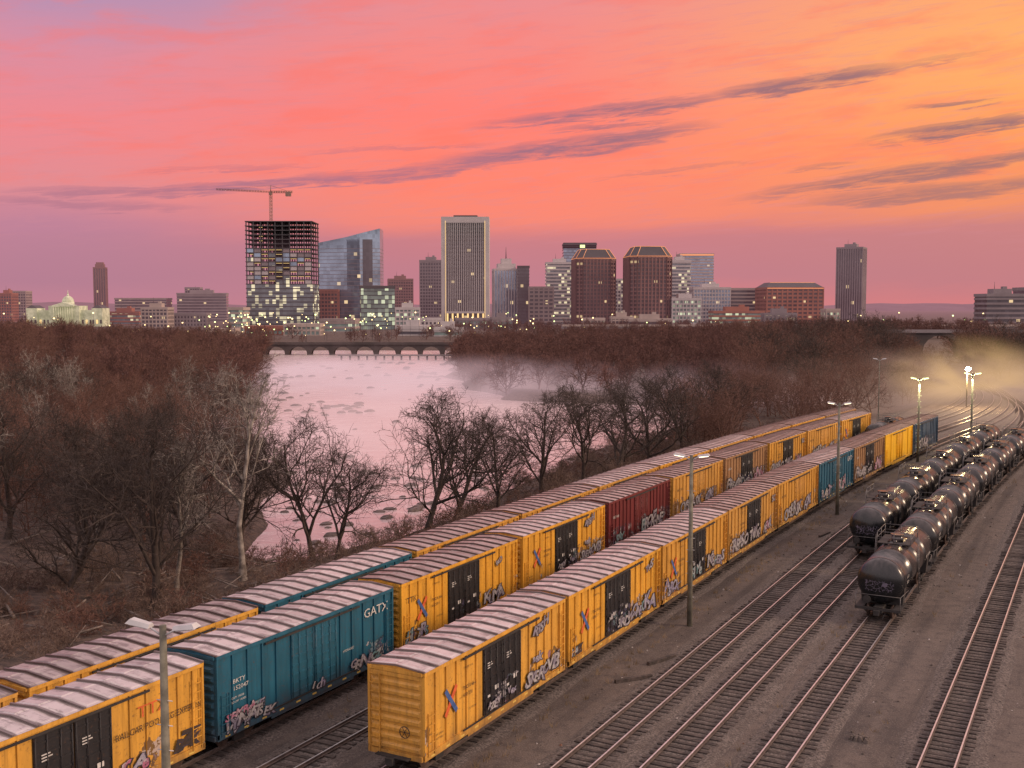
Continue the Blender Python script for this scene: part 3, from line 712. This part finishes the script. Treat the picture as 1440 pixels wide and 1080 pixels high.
HT=[tree(1,16,.36,10,9,7,4,1.05,.020,bk_dark,.16),tree(2,15,.33,11,9,7,4,1.15,.020,bk_dark,.14),tree(3,17,.30,10,9,7,4,.9,.020,bk_dark,.2),tree(4,19,.24,11,6,5,3,.7,.018,bk_syc,.35,limblen=.62),tree(5,15,.34,12,9,6,4,1.1,.020,bk_dark,.12)]
MT=[tree(11,13,.2,10,7,5,2,1,.028,bk_red,.15),tree(12,14,.2,10,7,5,2,.9,.028,bk_red,.2),tree(13,12,.18,11,7,5,2,1.15,.028,bk_red,.1),tree(14,15,.2,10,7,5,2,.8,.026,bk_dark,.25),tree(15,15,.18,10,6,4,2,.7,.022,bk_syc,.3,limblen=.65)]
FT=[tree(21,13,.25,11,7,5,0,1.1,.075,bk_far,.1,(4,3,2,2,2)),tree(22,12,.25,11,7,5,0,1.2,.075,bk_far,.08,(4,3,2,2,2)),tree(23,14,.25,11,7,5,0,.9,.075,bk_far,.15,(4,3,2,2,2))]
SH=[tree(31,3.2,.04,14,6,4,0,1.4,.018,bk_br,.02,(4,4,3,2,2)),tree(32,2.6,.04,16,6,4,0,1.6,.018,bk_br,.02,(4,4,3,2,2)),tree(33,2.6,.04,16,6,4,0,1.6,.018,bk_red,.02,(4,4,3,2,2))]
def hero(i,x,y,sc,rz,name='bare_tree'):
    place(HT[i],name,(x,y,gz(x,y)),rz,None,sc)
for a in((0,-29,87.5,1.12,.4),(3,-24.0,97,1.05,1),(2,-20.6,113,1.02,2.2),(1,-9.6,121,1.12,.3),(4,-6.5,129,1.0,3.3),(0,4.0,141,1.0,1.3),(2,9.5,149,.95,4),(3,-28.5,92,.78,5),(4,-37,90,.95,2.9),(0,-41,104,1.05,5.1),(1,15,157,1.0,.9),(4,21,168,1.05,.9),(2,-17,105,.75,5),(2,-33,110,1.0,3),(3,-47,98,.85,2.2),(1,-47,86,.8,4.1),(0,-52,112,1.0,.2),(4,-45,125,1.05,1.9),(2,28,180,1.0,2.9),(0,36,190,1.05,4.4),(1,-30,120,.85,5.7),(0,-2,134,.85,5.0)):
    hero(a[0],a[1],a[2],a[3],a[4],'sycamore_tree' if a[0]==3 else 'bare_tree')
def scatter(parent,meshes,n,xr,yr,cond,smin,smax,mind):
    par=empty(parent); X=R.uniform(*xr,n*6); Y=R.uniform(*yr,n*6)
    d=riverdist(X,Y); l,s=latc(X,Y); z=terrain(X,Y)[0]
    ok=cond(X,Y,d,l,s); cells=set(); c=0
    for i in np.nonzero(ok)[0]:
        key=(int(X[i]//mind),int(Y[i]//mind))
        if key in cells: continue
        cells.add(key); c+=1
        sc=R.uniform(smin,smax)
        o=place(meshes[R.randint(len(meshes))],parent+'_tree',(X[i],Y[i],z[i]),R.uniform(0,6.28),par,(sc*R.uniform(.9,1.15),sc*R.uniform(.9,1.15),sc))
        if c>=n: break
    print(parent,c)
inv=lambda X,Y:(np.abs(X/Y)<.49)
scatter('left_bank_woods',MT[:4]+[MT[0],MT[2],MT[4]],200,(-150,-28),(112,260),lambda X,Y,d,l,s:(d>2.5)&(X<-30-.07*(Y-80))&(l<-64)&inv(X,Y),.6,1.0,6.5)
scatter('left_hill_woods',FT+MT[:2],470,(-330,-50),(250,650),lambda X,Y,d,l,s:(d>3)&(X<-50)&inv(X,Y),.7,1.15,10.5)
scatter('island_woods',FT,560,(-40,330),(295,655),lambda X,Y,d,l,s:(d>2)&(l<-75)&inv(X,Y)&(X>-30),.65,1.05,10)
scatter('bank_woods',MT[:3],230,(0,200),(150,420),lambda X,Y,d,l,s:(d>.5)&(l<-54)&(l>-105)&(s>160)&inv(X,Y)&(X>24),.75,1.08,6.5)
scatter('far_bank_tall_woods',MT[:4],70,(50,170),(255,420),lambda X,Y,d,l,s:(d>1)&(l<-62)&(X/Y>.2)&(X/Y<.37),1.0,1.45,8.5)
scatter('yard_end_woods',MT[:4]+FT,60,(125,260),(300,430),lambda X,Y,d,l,s:(X/Y>.415)&(X/Y<.52),1.0,1.45,10)
scatter('city_tree_line',FT,330,(-480,500),(678,1010),lambda X,Y,d,l,s:(d>4)&inv(X,Y)&((Y<740)|(X>-60)),.5,.95,14)
scatter('bank_brush',SH,640,(-60,60),(62,210),lambda X,Y,d,l,s:(d>.2)&(l<-50)&(l>-84)&inv(X,Y),.5,1.3,1.9)
mb=MB()
for i in range(130):
    X=R.uniform(-50,-18);Y=R.uniform(74,114)
    l,s=latc(np.array([X]),np.array([Y]))
    if l[0]>-54: continue
    a=R.uniform(0,3.14); L=R.uniform(1.5,6); z=gz(X,Y)+.15; r=R.uniform(.04,.16)
    mb.tube((X-math.cos(a)*L/2,Y-math.sin(a)*L/2,z),(X+math.cos(a)*L/2,Y+math.sin(a)*L/2,z+R.uniform(0,1.1)),r,r*.5,n=6,mi=0)
mb.obj('fallen_branches',[bark('bark_dead',(.10,.08,.07),(.24,.19,.17))])

# ---------------------------------------------------------------- skyline
def BX(px,D): return (px-720)/F*D
def BZ(py,D): return H+(430-py)/F*D
def glassmat(name,base,lit,litc,thr,metal=.0,rough=.15,cw=3.2,ch=3.9,es=1.3):
    m,N,b=newmat(name); tc=N.n('ShaderNodeTexCoord').outputs['Object']
    x,y,z=N.n('ShaderNodeSeparateXYZ',{0:tc}).outputs
    fx=N.m('FLOOR',N.m('DIVIDE',N.m('ADD',x,N.m('MULTIPLY',y,.731)),cw)); fz=N.m('FLOOR',N.m('DIVIDE',z,ch))
    wn=N.n('ShaderNodeTexWhiteNoise',{'Vector':N.xyz(fx,0.0,fz)}).outputs[0]
    wn2=N.n('ShaderNodeTexWhiteNoise',{'Vector':N.xyz(fx,5.0,fz)}).outputs[0]
    big=N.noise(tc,.03,3,.5)
    c=N.mix(N.m('ADD',N.m('MULTIPLY',wn2,.45),N.m('MULTIPLY',N.sm(big,.35,.65),.6)),tuple(k*.55 for k in base),tuple(k*1.4 for k in base))
    N.put(b.inputs['Base Color'],c); b.inputs['Roughness'].default_value=rough; b.inputs['Metallic'].default_value=metal
    b.inputs['Emission Color'].default_value=(*litc,1); nosample(m)
    N.put(b.inputs['Emission Strength'],N.m('MULTIPLY',N.m('MULTIPLY',N.m('GREATER_THAN',wn,1-thr),N.m('ADD',.2,wn2)),es))
    return m
WARM=(1,.72,.36)
gl_dark=glassmat('glass_dark',(.070,.066,.078),1,WARM,.025,es=.8); gl_blue=glassmat('glass_blue',(.20,.26,.34),1,WARM,.02,.5,.08,es=.8)
gl_lit=glassmat('glass_lit',(.13,.15,.17),1,(1,.85,.5),.24,es=.8); gl_brown=glassmat('glass_brown',(.080,.052,.055),1,WARM,.025,es=.8)
gl_green=glassmat('glass_green_lit',(.17,.23,.22),1,(.88,.95,.6),.28,es=.6)
w_white=simple('concrete_white',(.42,.38,.38),.8,0,.1,.05); w_beige=simple('stone_beige',(.28,.22,.21),.85,0,.15,.05)
w_brown=simple('granite_brown',(.18,.09,.08),.6,0,.15,.05); w_grey=simple('concrete_grey',(.20,.17,.18),.85,0,.15,.05)
w_brick=simple('brick_red',(.26,.10,.07),.85,0,.15,.05); w_dark=simple('steel_dark',(.055,.05,.055),.6,.2,.2,.05)
w_cream=simple('stone_cream',(.36,.29,.26),.85,0,.12,.05)
em_gold=simple('light_gold',(.8,.6,.3),.5,0,.1,1,(1,.68,.25),.8); em_orange=simple('light_orange',(.5,.25,.15),.5,0,.1,1,(1,.36,.10),.6)
em_green=simple('light_green',(.6,.8,.4),.5,0,.1,1,(.8,1,.38),1.2)
def facade(mb,x0,x1,y0,y1,z0,z1,kind,fh=3.9,bay=3.2,mw=0,mg=1):
    mb.box(x0,x1,y0,y1,z0,z1,mg)
    o=.45; sp={'grid':1.5,'h':1.7,'glass':.5,'v':0,'cls':1.9}[kind]
    if sp:
        z=z0+fh
        while z<z1-.5:
            mb.box(x0-o,x1+o,y0-o,y1+o,z-sp/2,z+sp/2,mw); z+=fh
    if kind in('grid','v','cls'):
        pw={'grid':.9,'v':1.3,'cls':1.6}[kind]; q=o+.15
        n=max(2,int((x1-x0)/bay)); 
        for i in range(n+1):
            x=x0+(x1-x0)*i/n; mb.box(x-pw/2,x+pw/2,y0-q,y0,z0,z1,mw)
        n=max(2,int((y1-y0)/bay))
        for i in range(n+1):
            y=y0+(y1-y0)*i/n; mb.box(x0-q,x0,y-pw/2,y+pw/2,z0,z1,mw); mb.box(x1,x1+q,y-pw/2,y+pw/2,z0,z1,mw)
    mb.box(x0-o-.25,x1+o+.25,y0-o-.25,y1+o+.25,z1-1.2,z1+1.2,mw)
def bld(name,p0,p1,yt,D,dep,kind,wall,glass,rot=0,pent=True,fh=3.9,bay=3.2,extra=None):
    a=math.radians(rot); wpx=(p1-p0)/F*D; wd=(wpx-dep*abs(math.sin(a)))/math.cos(a)
    cx=BX((p0+p1)/2,D); zt=BZ(yt,D)
    mb=MB(); hw=wd/2
    facade(mb,-hw,hw,-dep/2,dep/2,-4,zt-1.2,kind,fh,bay)
    if pent:
        mb.box(-hw*.5,hw*.45,-dep*.25,dep*.25,zt-.1,zt+4,0); mb.box(hw*.1,hw*.3,-dep*.1,dep*.1,zt+4.0,zt+6,0)
        mb.tube((-hw*.3,0,zt+4),(-hw*.3,0,zt+10),.25,.1,n=5,mi=2)
    if extra: extra(mb,hw,dep/2,zt)
    return mb.obj(name,[wall,glass,w_dark,em_gold,em_orange,em_green],loc=(cx,D+dep/2,0),rz=a)
bld('art_deco_tower',131,150,376,1800,20,'v',w_brown,gl_brown,12,False,extra=lambda mb,h,d,z:(mb.box(-h*.75,h*.75,-d*.75,d*.75,z,z+5,0),mb.box(-h*.6,h*.6,-d*.6,d*.6,z+5,z+8,0)))
bld('office_block',248,318,412,1500,25,'h',w_grey,gl_dark,8); bld('office_block',262,282,404,1520,15,'grid',w_grey,gl_dark,0,False)
bld('office_block',163,235,419,1500,25,'h',w_beige,gl_dark,0,False)
bld('office_block',0,18,412,1500,20,'grid',w_brick,gl_dark,0); bld('office_block',14,38,409,1560,20,'grid',w_beige,gl_dark,0,False)
bld('office_block',200,236,432,1100,20,'grid',w_cream,gl_dark,0)
bld('brick_apartment_building',445,475,407,1150,25,'grid',w_brick,gl_brown,5,False)
bld('glass_office_building',502,555,402,1000,26,'glass',w_dark,gl_green,10,False)
bld('stone_office_tower',543,581,392,1500,30,'grid',w_brown,gl_brown,8,True)
bld('concrete_slab_tower',591,621,366,1350,30,'grid',w_grey,gl_dark,0,True)
bld('white_office_tower',692,731,378,1300,28,'v',w_white,gl_blue,6,True,extra=lambda mb,h,d,z:(mb.box(-h*.7,h*.7,-d*.7,d*.7,z,z+6,0),mb.box(-h*.4,h*.4,-d*.4,d*.4,z+6,z+12,0),mb.tube((0,0,z+12),(0,0,z+26),.7,.15,n=6,mi=2)))
bld('dark_glass_tower',728,744,374,1290,26,'glass',w_dark,gl_dark,0,False)
bld('stone_office_block',744,778,403,1180,30,'cls',w_beige,gl_dark,0,False,4.2,4.5)
bld('striped_office_tower',768,807,369,1250,30,'h',w_white,gl_lit,0,True)
bld('glass_tower_with_sign',792,838,343,1500,30,'glass',w_dark,gl_blue,0,False,extra=lambda mb,h,d,z:(mb.box(-h,h,-d,d,z-7,z+1,2),mb.box(h*.0,h*.3,-d-.8,-d-.5,z-6,z-2,5)))
bld('white_glass_block',864,881,392,1250,25,'grid',w_white,gl_lit,0,False)
bld('striped_office_tower',943,970,366,1250,28,'h',w_white,gl_lit,0,True)
bld('hotel_tower',955,1002,357,1500,30,'h',w_cream,gl_blue,0,False,extra=lambda mb,h,d,z:mb.box(-h,h,-d-.9,-d-.6,z-3,z-1,4))
bld('white_midrise',945,985,419,1100,30,'grid',w_white,gl_green,0,True)
bld('white_midrise',975,1026,404,1180,30,'grid',w_white,gl_blue,0,True)
bld('long_office_block',1027,1072,405,1200,35,'h',w_beige,gl_dark,0,False)
bld('brick_office_block',1073,1157,404,1150,40,'cls',w_brick,gl_brown,4,False,4,5,extra=lambda mb,h,d,z:(mb.hexa([(-h,-d,z),(h,-d,z),(h,d,z),(-h,d,z),(-h*.8,-d*.5,z+5),(h*.8,-d*.5,z+5),(h*.8,d*.5,z+5),(-h*.8,d*.5,z+5)],2),mb.box(-h,h,-d-1.2,-d-.8,z-1.5,z-.8,4),mb.box(-h*.8,h*.8,-d*.5-.4,-d*.5,z+4.6,z+5.2,4)))
bld('slab_tower',1177,1222,348,1350,26,'v',w_grey,gl_dark,-28,True,bay=2.6)
bld('low_grey_block',1386,1440,413,900,24,'h',w_grey,gl_dark,0,True)
bld('low_grey_block',1440,1500,404,950,24,'h',w_grey,gl_dark,0,True)
rr=random.Random(3)
for (p0,p1,yt,D) in((322,345,432,900),(290,330,462,800),(345,400,458,820),(400,450,455,800),(450,502,448,900),(555,590,432,1000),(590,620,447,1000),(640,690,447,1050),(240,290,440,1150),(150,200,438,1250),(690,720,446,1000),(860,890,445,1050),(1000,1075,437,1060),(1160,1180,434,1100),(820,850,447,1050),(885,945,448,1000),(1075,1120,440,1000),(560,600,458,800),(610,650,460,780)):
    bld('riverside_building',p0,p1,yt,D,16,rr.choice(['h','grid','cls']),rr.choice([w_white,w_beige,w_brick,w_grey,w_cream]),rr.choice([gl_lit,gl_dark,gl_green]),rr.uniform(-8,8),rr.random()<.5)
D=1150; mb=MB(); h=BX(145,D)-BX(38,D); zt=BZ(430,D)
mb.box(-h*.2,h*.2,0,24,-4,zt,0)
for sg in(-1,1):
    a,b_=sorted((sg*h*.2,sg*h*.36)); mb.box(a,b_,4,20,-4,zt-4.5,0)
    a,b_=sorted((sg*h*.36,sg*h*.5)); mb.box(a,b_,1,22,-4,zt-2.5,0); cx_=(a+b_)/2
    mb.hexa([(a,1,zt-2.5),(b_,1,zt-2.5),(b_,22,zt-2.5),(a,22,zt-2.5),(cx_-1,3,zt+.5),(cx_+1,3,zt+.5),(cx_+1,20,zt+.5),(cx_-1,20,zt+.5)],2)
for i in range(9): x=-h*.12+h*.24*i/8; mb.tube((x,-2.5,1),(x,-2.5,zt-1),.55,.45,n=8,mi=0)
mb.box(-h*.14,h*.14,-3.2,0,zt-1,zt+.3,0)
mb.hexa([(-h*.14,-3.2,zt+.3),(h*.14,-3.2,zt+.3),(h*.14,10,zt+.3),(-h*.14,10,zt+.3),(-.2,-3.2,zt+3.6),(.2,-3.2,zt+3.6),(.2,10,zt+3.6),(-.2,10,zt+3.6)],0)
for i in range(20):
    x=-h*.48+h*.96*i/19
    if abs(x)>h*.15: mb.box(x-.9,x+.9,.7 if abs(x)>h*.36 else 3.7,.9 if abs(x)>h*.36 else 3.9,3,7,2 if i%3 else 1)
mb.tube((0,12,zt),(0,12,zt+4),6.2,6.2,n=20,mi=0)
for j in range(6): a=j*.26; mb.tube((0,12,zt+4+6.5*math.sin(a)),(0,12,zt+4+6.5*math.sin(a+.26)),6*math.cos(a),max(.2,6*math.cos(a+.26)),n=20,mi=0)
mb.tube((0,12,zt+10.3),(0,12,zt+12.5),1.2,1.0,n=10,mi=0); mb.tube((0,12,zt+12.5),(0,12,zt+17),.6,.05,n=8,mi=0)
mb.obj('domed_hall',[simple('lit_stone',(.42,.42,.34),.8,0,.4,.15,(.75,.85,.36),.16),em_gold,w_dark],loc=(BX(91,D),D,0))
D=1100; x0,x1=BX(621,D),BX(688,D); hw=(x1-x0)/2; zt=BZ(306,D); d=34; mb=MB()
mb.box(-hw+4,hw-4,1.5,d-1.5,-4,zt-4,1)
for sx in(-1,1):
    a,b_=sorted((sx*hw,sx*(hw-4.2))); mb.box(a,b_,0,d,-4,zt,0)
mb.box(-hw+4.2,hw-4.2,0,d,zt-6,zt,0); mb.box(-hw+4.2,hw-4.2,.0,d,14,16,0)
n=21
for i in range(n): x=-hw+5+(2*hw-10)*i/(n-1); mb.box(x-.34,x+.34,.3,1.6,16,zt-6,0)
z=20
while z<zt-7: mb.box(-hw+4.2,hw-4.2,.9,1.5,z-.7,z+.7,2); z+=3.9
for i in range(8): x=-hw+6+(2*hw-12)*i/7; mb.box(x-.8,x+.8,.3,2,-4,14,3)
for sx in(-1,1): mb.box(sx*(hw-4.2)-.2,sx*(hw-4.2)+.2,-.3,-.05,5,zt-4,3)
mb.box(-hw*.5,hw*.5,8,d-8,zt,zt+2,2)
mb.obj('white_bank_tower',[w_white,gl_dark,w_dark,em_gold],loc=((x0+x1)/2,D,0))
def twin(p0,p1,yt,ybrow,D):
    x0,x1=BX(p0,D),BX(p1,D); hw=(x1-x0)/2; ze=BZ(ybrow,D); zt=BZ(yt,D); mb=MB(); c=hw*.30
    def octo(r,cc): return [(-r+cc,-r),(r-cc,-r),(r,-r+cc),(r,r-cc),(r-cc,r),(-r+cc,r),(-r,r-cc),(-r,-r+cc)]
    mb.prism(octo(hw-.6,c),-4,ze,1)
    z=0
    while z<ze: mb.prism(octo(hw-.15,c),z,z+1.5,0); z+=3.9
    P=octo(hw,c)
    for i in range(8):
        a=Vector(P[i]);b_=Vector(P[(i+1)%8]); L=(b_-a).length; n=max(2,int(L/3.4))
        for j in range(n+1):
            q=a.lerp(b_,j/n); mb.box(q.x-.6,q.x+.6,q.y-.6,q.y+.6,-4,ze,0)
    mb.prism(octo(hw+.3,c),ze-2,ze,0)
    mb.prism(octo(hw,c),ze,zt,2,octo(hw*.72,c*.8))
    T=octo(hw*.72,c*.8); Q=octo(hw+.4,c)
    for i in range(8):
        mb.tube((*Q[i],ze),(*T[i],zt+.2),.28,n=4,mi=3); mb.tube((*Q[i],ze+.2),(*Q[(i+1)%8],ze+.2),.28,n=4,mi=3); mb.tube((*T[i],zt+.2),(*T[(i+1)%8],zt+.2),.28,n=4,mi=3)
    mb.obj('twin_office_tower',[w_brown,gl_brown,w_dark,em_orange],loc=((x0+x1)/2,D+hw,0),rz=math.radians(6))
twin(808,864,351,364,1150); twin(883,943,347,361,1100)
D=1180; mb=MB(); x0,xm,x1=BX(448,D),BX(508,D),BX(535,D); cx=(x0+x1)/2
zl,zr=BZ(342,D),BZ(322,D)
P=[(x0-cx,4),(xm-cx-14,-3),(xm-cx,-5),(x1-cx,3),(x1-cx,34),(x0-cx,34)]
zf=lambda x,y: zl+(zr-zl)*(max(0,(x-(x0-cx))/(x1-x0)))**1.3
mb.prism(P,-4,zf,0)
z=0
while z<zl-3:
    mb.prism([(a*1.004,b_*1.004-.05) for a,b_ in P],z,z+.5,1); z+=3.9
mb.box(xm-cx+3,xm-cx+13,-5.5+1.5,0,0,zr-12,2)
mb.obj('slanted_roof_glass_tower',[gl_blue,w_grey,gl_dark],loc=(cx,D,0))
D=1020; mb=MB(); x0,x1=BX(347,D),BX(441,D); hw=(x1-x0)/2; zt=BZ(308,D); d=36
fl=4.1; nf=int((zt+4)/fl)
for i in range(nf+1):
    z=-4+i*fl; up_=i>nf*.72; mid=i>nf*.42
    mb.box(-hw,hw,0,d,z,z+.8,0)
    if i<nf:
        for j in range(10):
            x=-hw+1+(2*hw-2)*j/9
            for yy in(.8,d/3,2*d/3,d-.8): mb.box(x-.45,x+.45,yy-.45,yy+.45,z+.8,z+fl,0)
        mb.box(-hw*.25,hw*.2,d*.35,d*.65,z+.8,z+fl,0)
        if not mid: mb.box(-hw+.5,hw-.5,.25,d-.5,z+.8,z+fl-.01,1)
        elif not up_:
            for j in range(9):
                if rr.random()<.5:
                    x=-hw+1+(2*hw-2)*j/9; mb.box(x+.6,x+(2*hw)/9-.6,.3,1.0,z+.8,z+fl-.02,rr.choice([1,3,2,5]))
            if rr.random()<.7: mb.box(-hw+3,hw-3,5,5.4,z+fl-1.0,z+fl-.6,4)
        elif rr.random()<.3: mb.box(-hw*.6,-hw*.5,3,3.4,z+fl-1.0,z+fl-.6,4)
mb.obj('tower_under_construction',[w_dark,gl_lit,w_white,gl_blue,em_gold,w_grey],loc=((x0+x1)/2,D,0))
mb=MB(); cxx=BX(380,D); zc_=BZ(270,D); top=BZ(261,D)
def lattice(a,b_,wd,n,mi=0,r=.28):
    a=Vector(a);b_=Vector(b_); dr=(b_-a).normalized(); u=dr.orthogonal().normalized()*wd/2; v=dr.cross(u)
    cs=[u+v,u-v,-u-v,-u+v]
    for c in cs: mb.tube(a+c,b_+c,r,n=4,mi=mi)
    for i in range(n):
        p=a.lerp(b_,i/n);q=a.lerp(b_,(i+1)/n)
        for j in range(4): mb.tube(p+cs[j],q+cs[(j+1)%4],r*.6,n=3,mi=mi)
lattice((0,0,zt-60),(0,0,zc_),2.0,26,0,.22); lattice((-BX(380,D)+BX(303,D),0,zc_+2.5),(0,0,zc_),1.2,20,0,.13); lattice((0,0,zc_),(BX(411,D)-BX(380,D),0,zc_),1.4,9,0,.2)
mb.tube((0,0,zc_),(0,0,top),.5,.3,n=4); mb.tube((0,0,top),(BX(318,D)-BX(380,D),0,zc_+2.2),.12,n=3); mb.tube((0,0,top),(BX(408,D)-BX(380,D),0,zc_),.15,n=3)
xx=BX(404,D)-BX(380,D); mb.box(xx-2,xx+3,-1.2,1.2,zc_-4,zc_,0); mb.box(-1.2,1.4,-2.6,-1,zc_-3,zc_-.5,0)
mb.obj('tower_crane',[simple('crane_steel',(.24,.15,.12),.6,.2)],loc=(cxx,D+12,0))
# bridges
def arched(name,Db,p0,p1,pz,sp,wid,mats,base=-8,rail=True):
    mb=MB(); xa,xb=BX(p0,Db),BX(p1,Db); zd=BZ(pz,Db)
    mb.box(xa,xb,-wid,wid,zd-1.0,zd,0)
    if rail: mb.box(xa,xb,-wid-.3,-wid,zd-.5,zd+.9,1)
    x=xa; hgt=zd-1.0-base
    while x<xb:
        mb.box(x-1.1,x+1.1,-wid+.3,wid-.3,base,zd-1.0,0)
        r=(sp-2.2)/2; rv=min(r*.85,hgt*.6)
        for j in range(8):
            t0,t1=math.pi*j/8,math.pi*(j+1)/8; cx_=x+sp/2
            a0,a1=cx_-r*math.cos(t0),cx_-r*math.cos(t1); b0,b1=zd-1.6-rv+rv*math.sin(t0),zd-1.6-rv+rv*math.sin(t1)
            y0,y1=-wid+.3,wid-.3
            mb.hexa([(a0,y0,b0),(a1,y0,b1),(a1,y1,b1),(a0,y1,b0),(a0,y0,zd-1.0),(a1,y0,zd-1.0),(a1,y1,zd-1.0),(a0,y1,zd-1.0)],0)
        x+=sp
    return mb.obj(name,mats,loc=(0,Db,0))
w_soot=simple('sooty_concrete',(.07,.055,.055),.9,0,.3,.1)
arched('railroad_bridge',600,250,655,483,12,3.5,[w_soot,w_soot],base=-6)
arched('arched_railroad_viaduct',470,1235,1480,466,17,3,[w_soot,w_grey],base=-4)
mb=MB(); n=16
for i in range(n): 
    xq=BX(480,540)+i*4.2; mb.box(xq-.4,xq+.4,-.4,.4,-7,-3.0,0)
mb.box(BX(475,540),BX(640,540),-1.2,1.2,-3.0,-2.3,1)
mb.obj('pipeline_trestle',[w_soot,w_grey],loc=(0,540,0))
mb=MB(); Dv=820; xa,xb=BX(790,Dv),BX(1500,Dv); zd=BZ(458,Dv)
mb.box(xa,xb,-8,8,zd-2.4,zd,0); mb.box(xa,xb,-8.3,-8,zd-.4,zd+1.1,1)
x=xa+10
while x<xb:
    for yy in(-5,5): mb.box(x-1,x+1,yy-1,yy+1,-5,zd-4,0)
    mb.box(x-1.2,x+1.2,-7.5,7.5,zd-4,zd-2.4,0); x+=32
mb.obj('highway_viaduct',[w_grey,w_cream],loc=(0,Dv,0))
mb=MB()
for i in range(230):
    px=rr.choice([rr.uniform(280,800),rr.uniform(0,1440),rr.uniform(290,460)]); D=rr.uniform(680,1000); py=rr.uniform(440,474)
    zz=max(BZ(py,D),3); s=rr.uniform(.2,.5)*D/900; X=BX(px,D)
    mb.tube((X,D,-2),(X,D,zz),.1,n=3,mi=2); mb.box(X-s,X+s,D-s,D+s,zz,zz+s*2,rr.choice([0,0,1]))
mb.obj('distant_street_lamps',[simple('lamp_far_warm',(1,.8,.4),.5,0,.1,1,(1,.74,.32),3.5),simple('lamp_far_green',(.8,1,.4),.5,0,.1,1,(.8,1,.4),3),w_dark])
mb=MB(); n=90; xs_=np.linspace(-4500,4500,n)
for i,x in enumerate(xs_):
    hh=26+9*math.sin(i*.31)+5*math.sin(i*.83+1)+3*math.sin(i*2.1)
    mb.v+= [(x,4800,-5),(x,5000,hh),(x,5600,hh*.8)]
for i in range(n-1):
    for j in range(2): mb.face([i*3+j,(i+1)*3+j,(i+1)*3+j+1,i*3+j+1],0,True)
mb.obj('distant_hills',[simple('hill_woods_haze_tint',(.08,.05,.065),.95,0,.3,.01)])  # dusky mauve base colour stands in for aerial haze

# ---------------------------------------------------------------- mist: soft-edged wispy volumes
def mistmat(name,col,den,soft=True):
    m=bpy.data.materials.new(name); m.use_nodes=True; nt=m.node_tree; nt.nodes.clear(); N=NT(nt)
    if soft:
        tc=N.n('ShaderNodeTexCoord').outputs['Object']
        r=N.n('ShaderNodeVectorMath',{0:tc},operation='LENGTH').outputs['Value']
        f=N.sm(r,.98,.15)
        P=N.n('ShaderNodeNewGeometry').outputs['Position']
        nz=N.noise(N.mapv(P,(1,.7,2.6)),.045,3,.6,.6)
        f=N.m('MULTIPLY',f,N.m('ADD',.25,N.m('MULTIPLY',N.sm(nz,.36,.64),1.5)))
        dn=N.m('MULTIPLY',f,den)
    else: dn=den
    ab=N.n('ShaderNodeVolumeAbsorption',{'Color':(0,0,0),'Density':dn}); em=N.n('ShaderNodeEmission',{'Color':col,'Strength':dn})  # no scattering: the volume's own emission stands in for scattered skylight
    ad=N.n('ShaderNodeAddShader',{0:ab.outputs[0],1:em.outputs[0]}); o=N.n('ShaderNodeOutputMaterial'); nt.links.new(ad.outputs[0],o.inputs['Volume'])
    nosample(m); return m
mm=[mistmat('mist_river',lin(230,192,198),.020),mistmat('mist_thin',lin(238,194,196),.016),mistmat('mist_yard',lin(212,172,154),.016),mistmat('city_haze',lin(182,128,142),.00018,False),mistmat('mist_lamp_glow',lin(246,200,134),.05)]  # last entry has the floodlight's warm glow put into its emission colour
bm=bmesh.new(); bmesh.ops.create_icosphere(bm,subdivisions=3,radius=1); 
sph=[]
for q in mm:
    me=bpy.data.meshes.new('mist'); bm.to_mesh(me); me.materials.append(q)
    me.polygons.foreach_set('use_smooth',[True]*len(me.polygons)); sph.append(me)
bm.free()
pm=empty('river_mist')
for (X,Y,Z,rx,ry,rz_,mi) in((-62,410,-5,75,140,8,0),(-8,320,-4,62,42,13,0),(-30,230,-5,60,115,8,1),(55,275,-3,40,26,13,0)):
    place(sph[mi],'mist_bank',(X,Y,Z),R.uniform(-.2,.2),pm,(rx,ry,rz_))
pm=empty('yard_mist')
for (X,Y,Z,rx,ry,rz_,mi) in((112,255,1,75,48,13,2),(110,200,-1,60,42,9,2),(97,234,7,20,12,10,4)):
    place(sph[mi],'mist_bank',(X,Y,Z),R.uniform(-.2,.2),pm,(rx,ry,rz_))
place(sph[3],'city_haze',(0,2600,0),0,None,(4500,1980,150))
print('OBJS',len(bpy.data.objects))
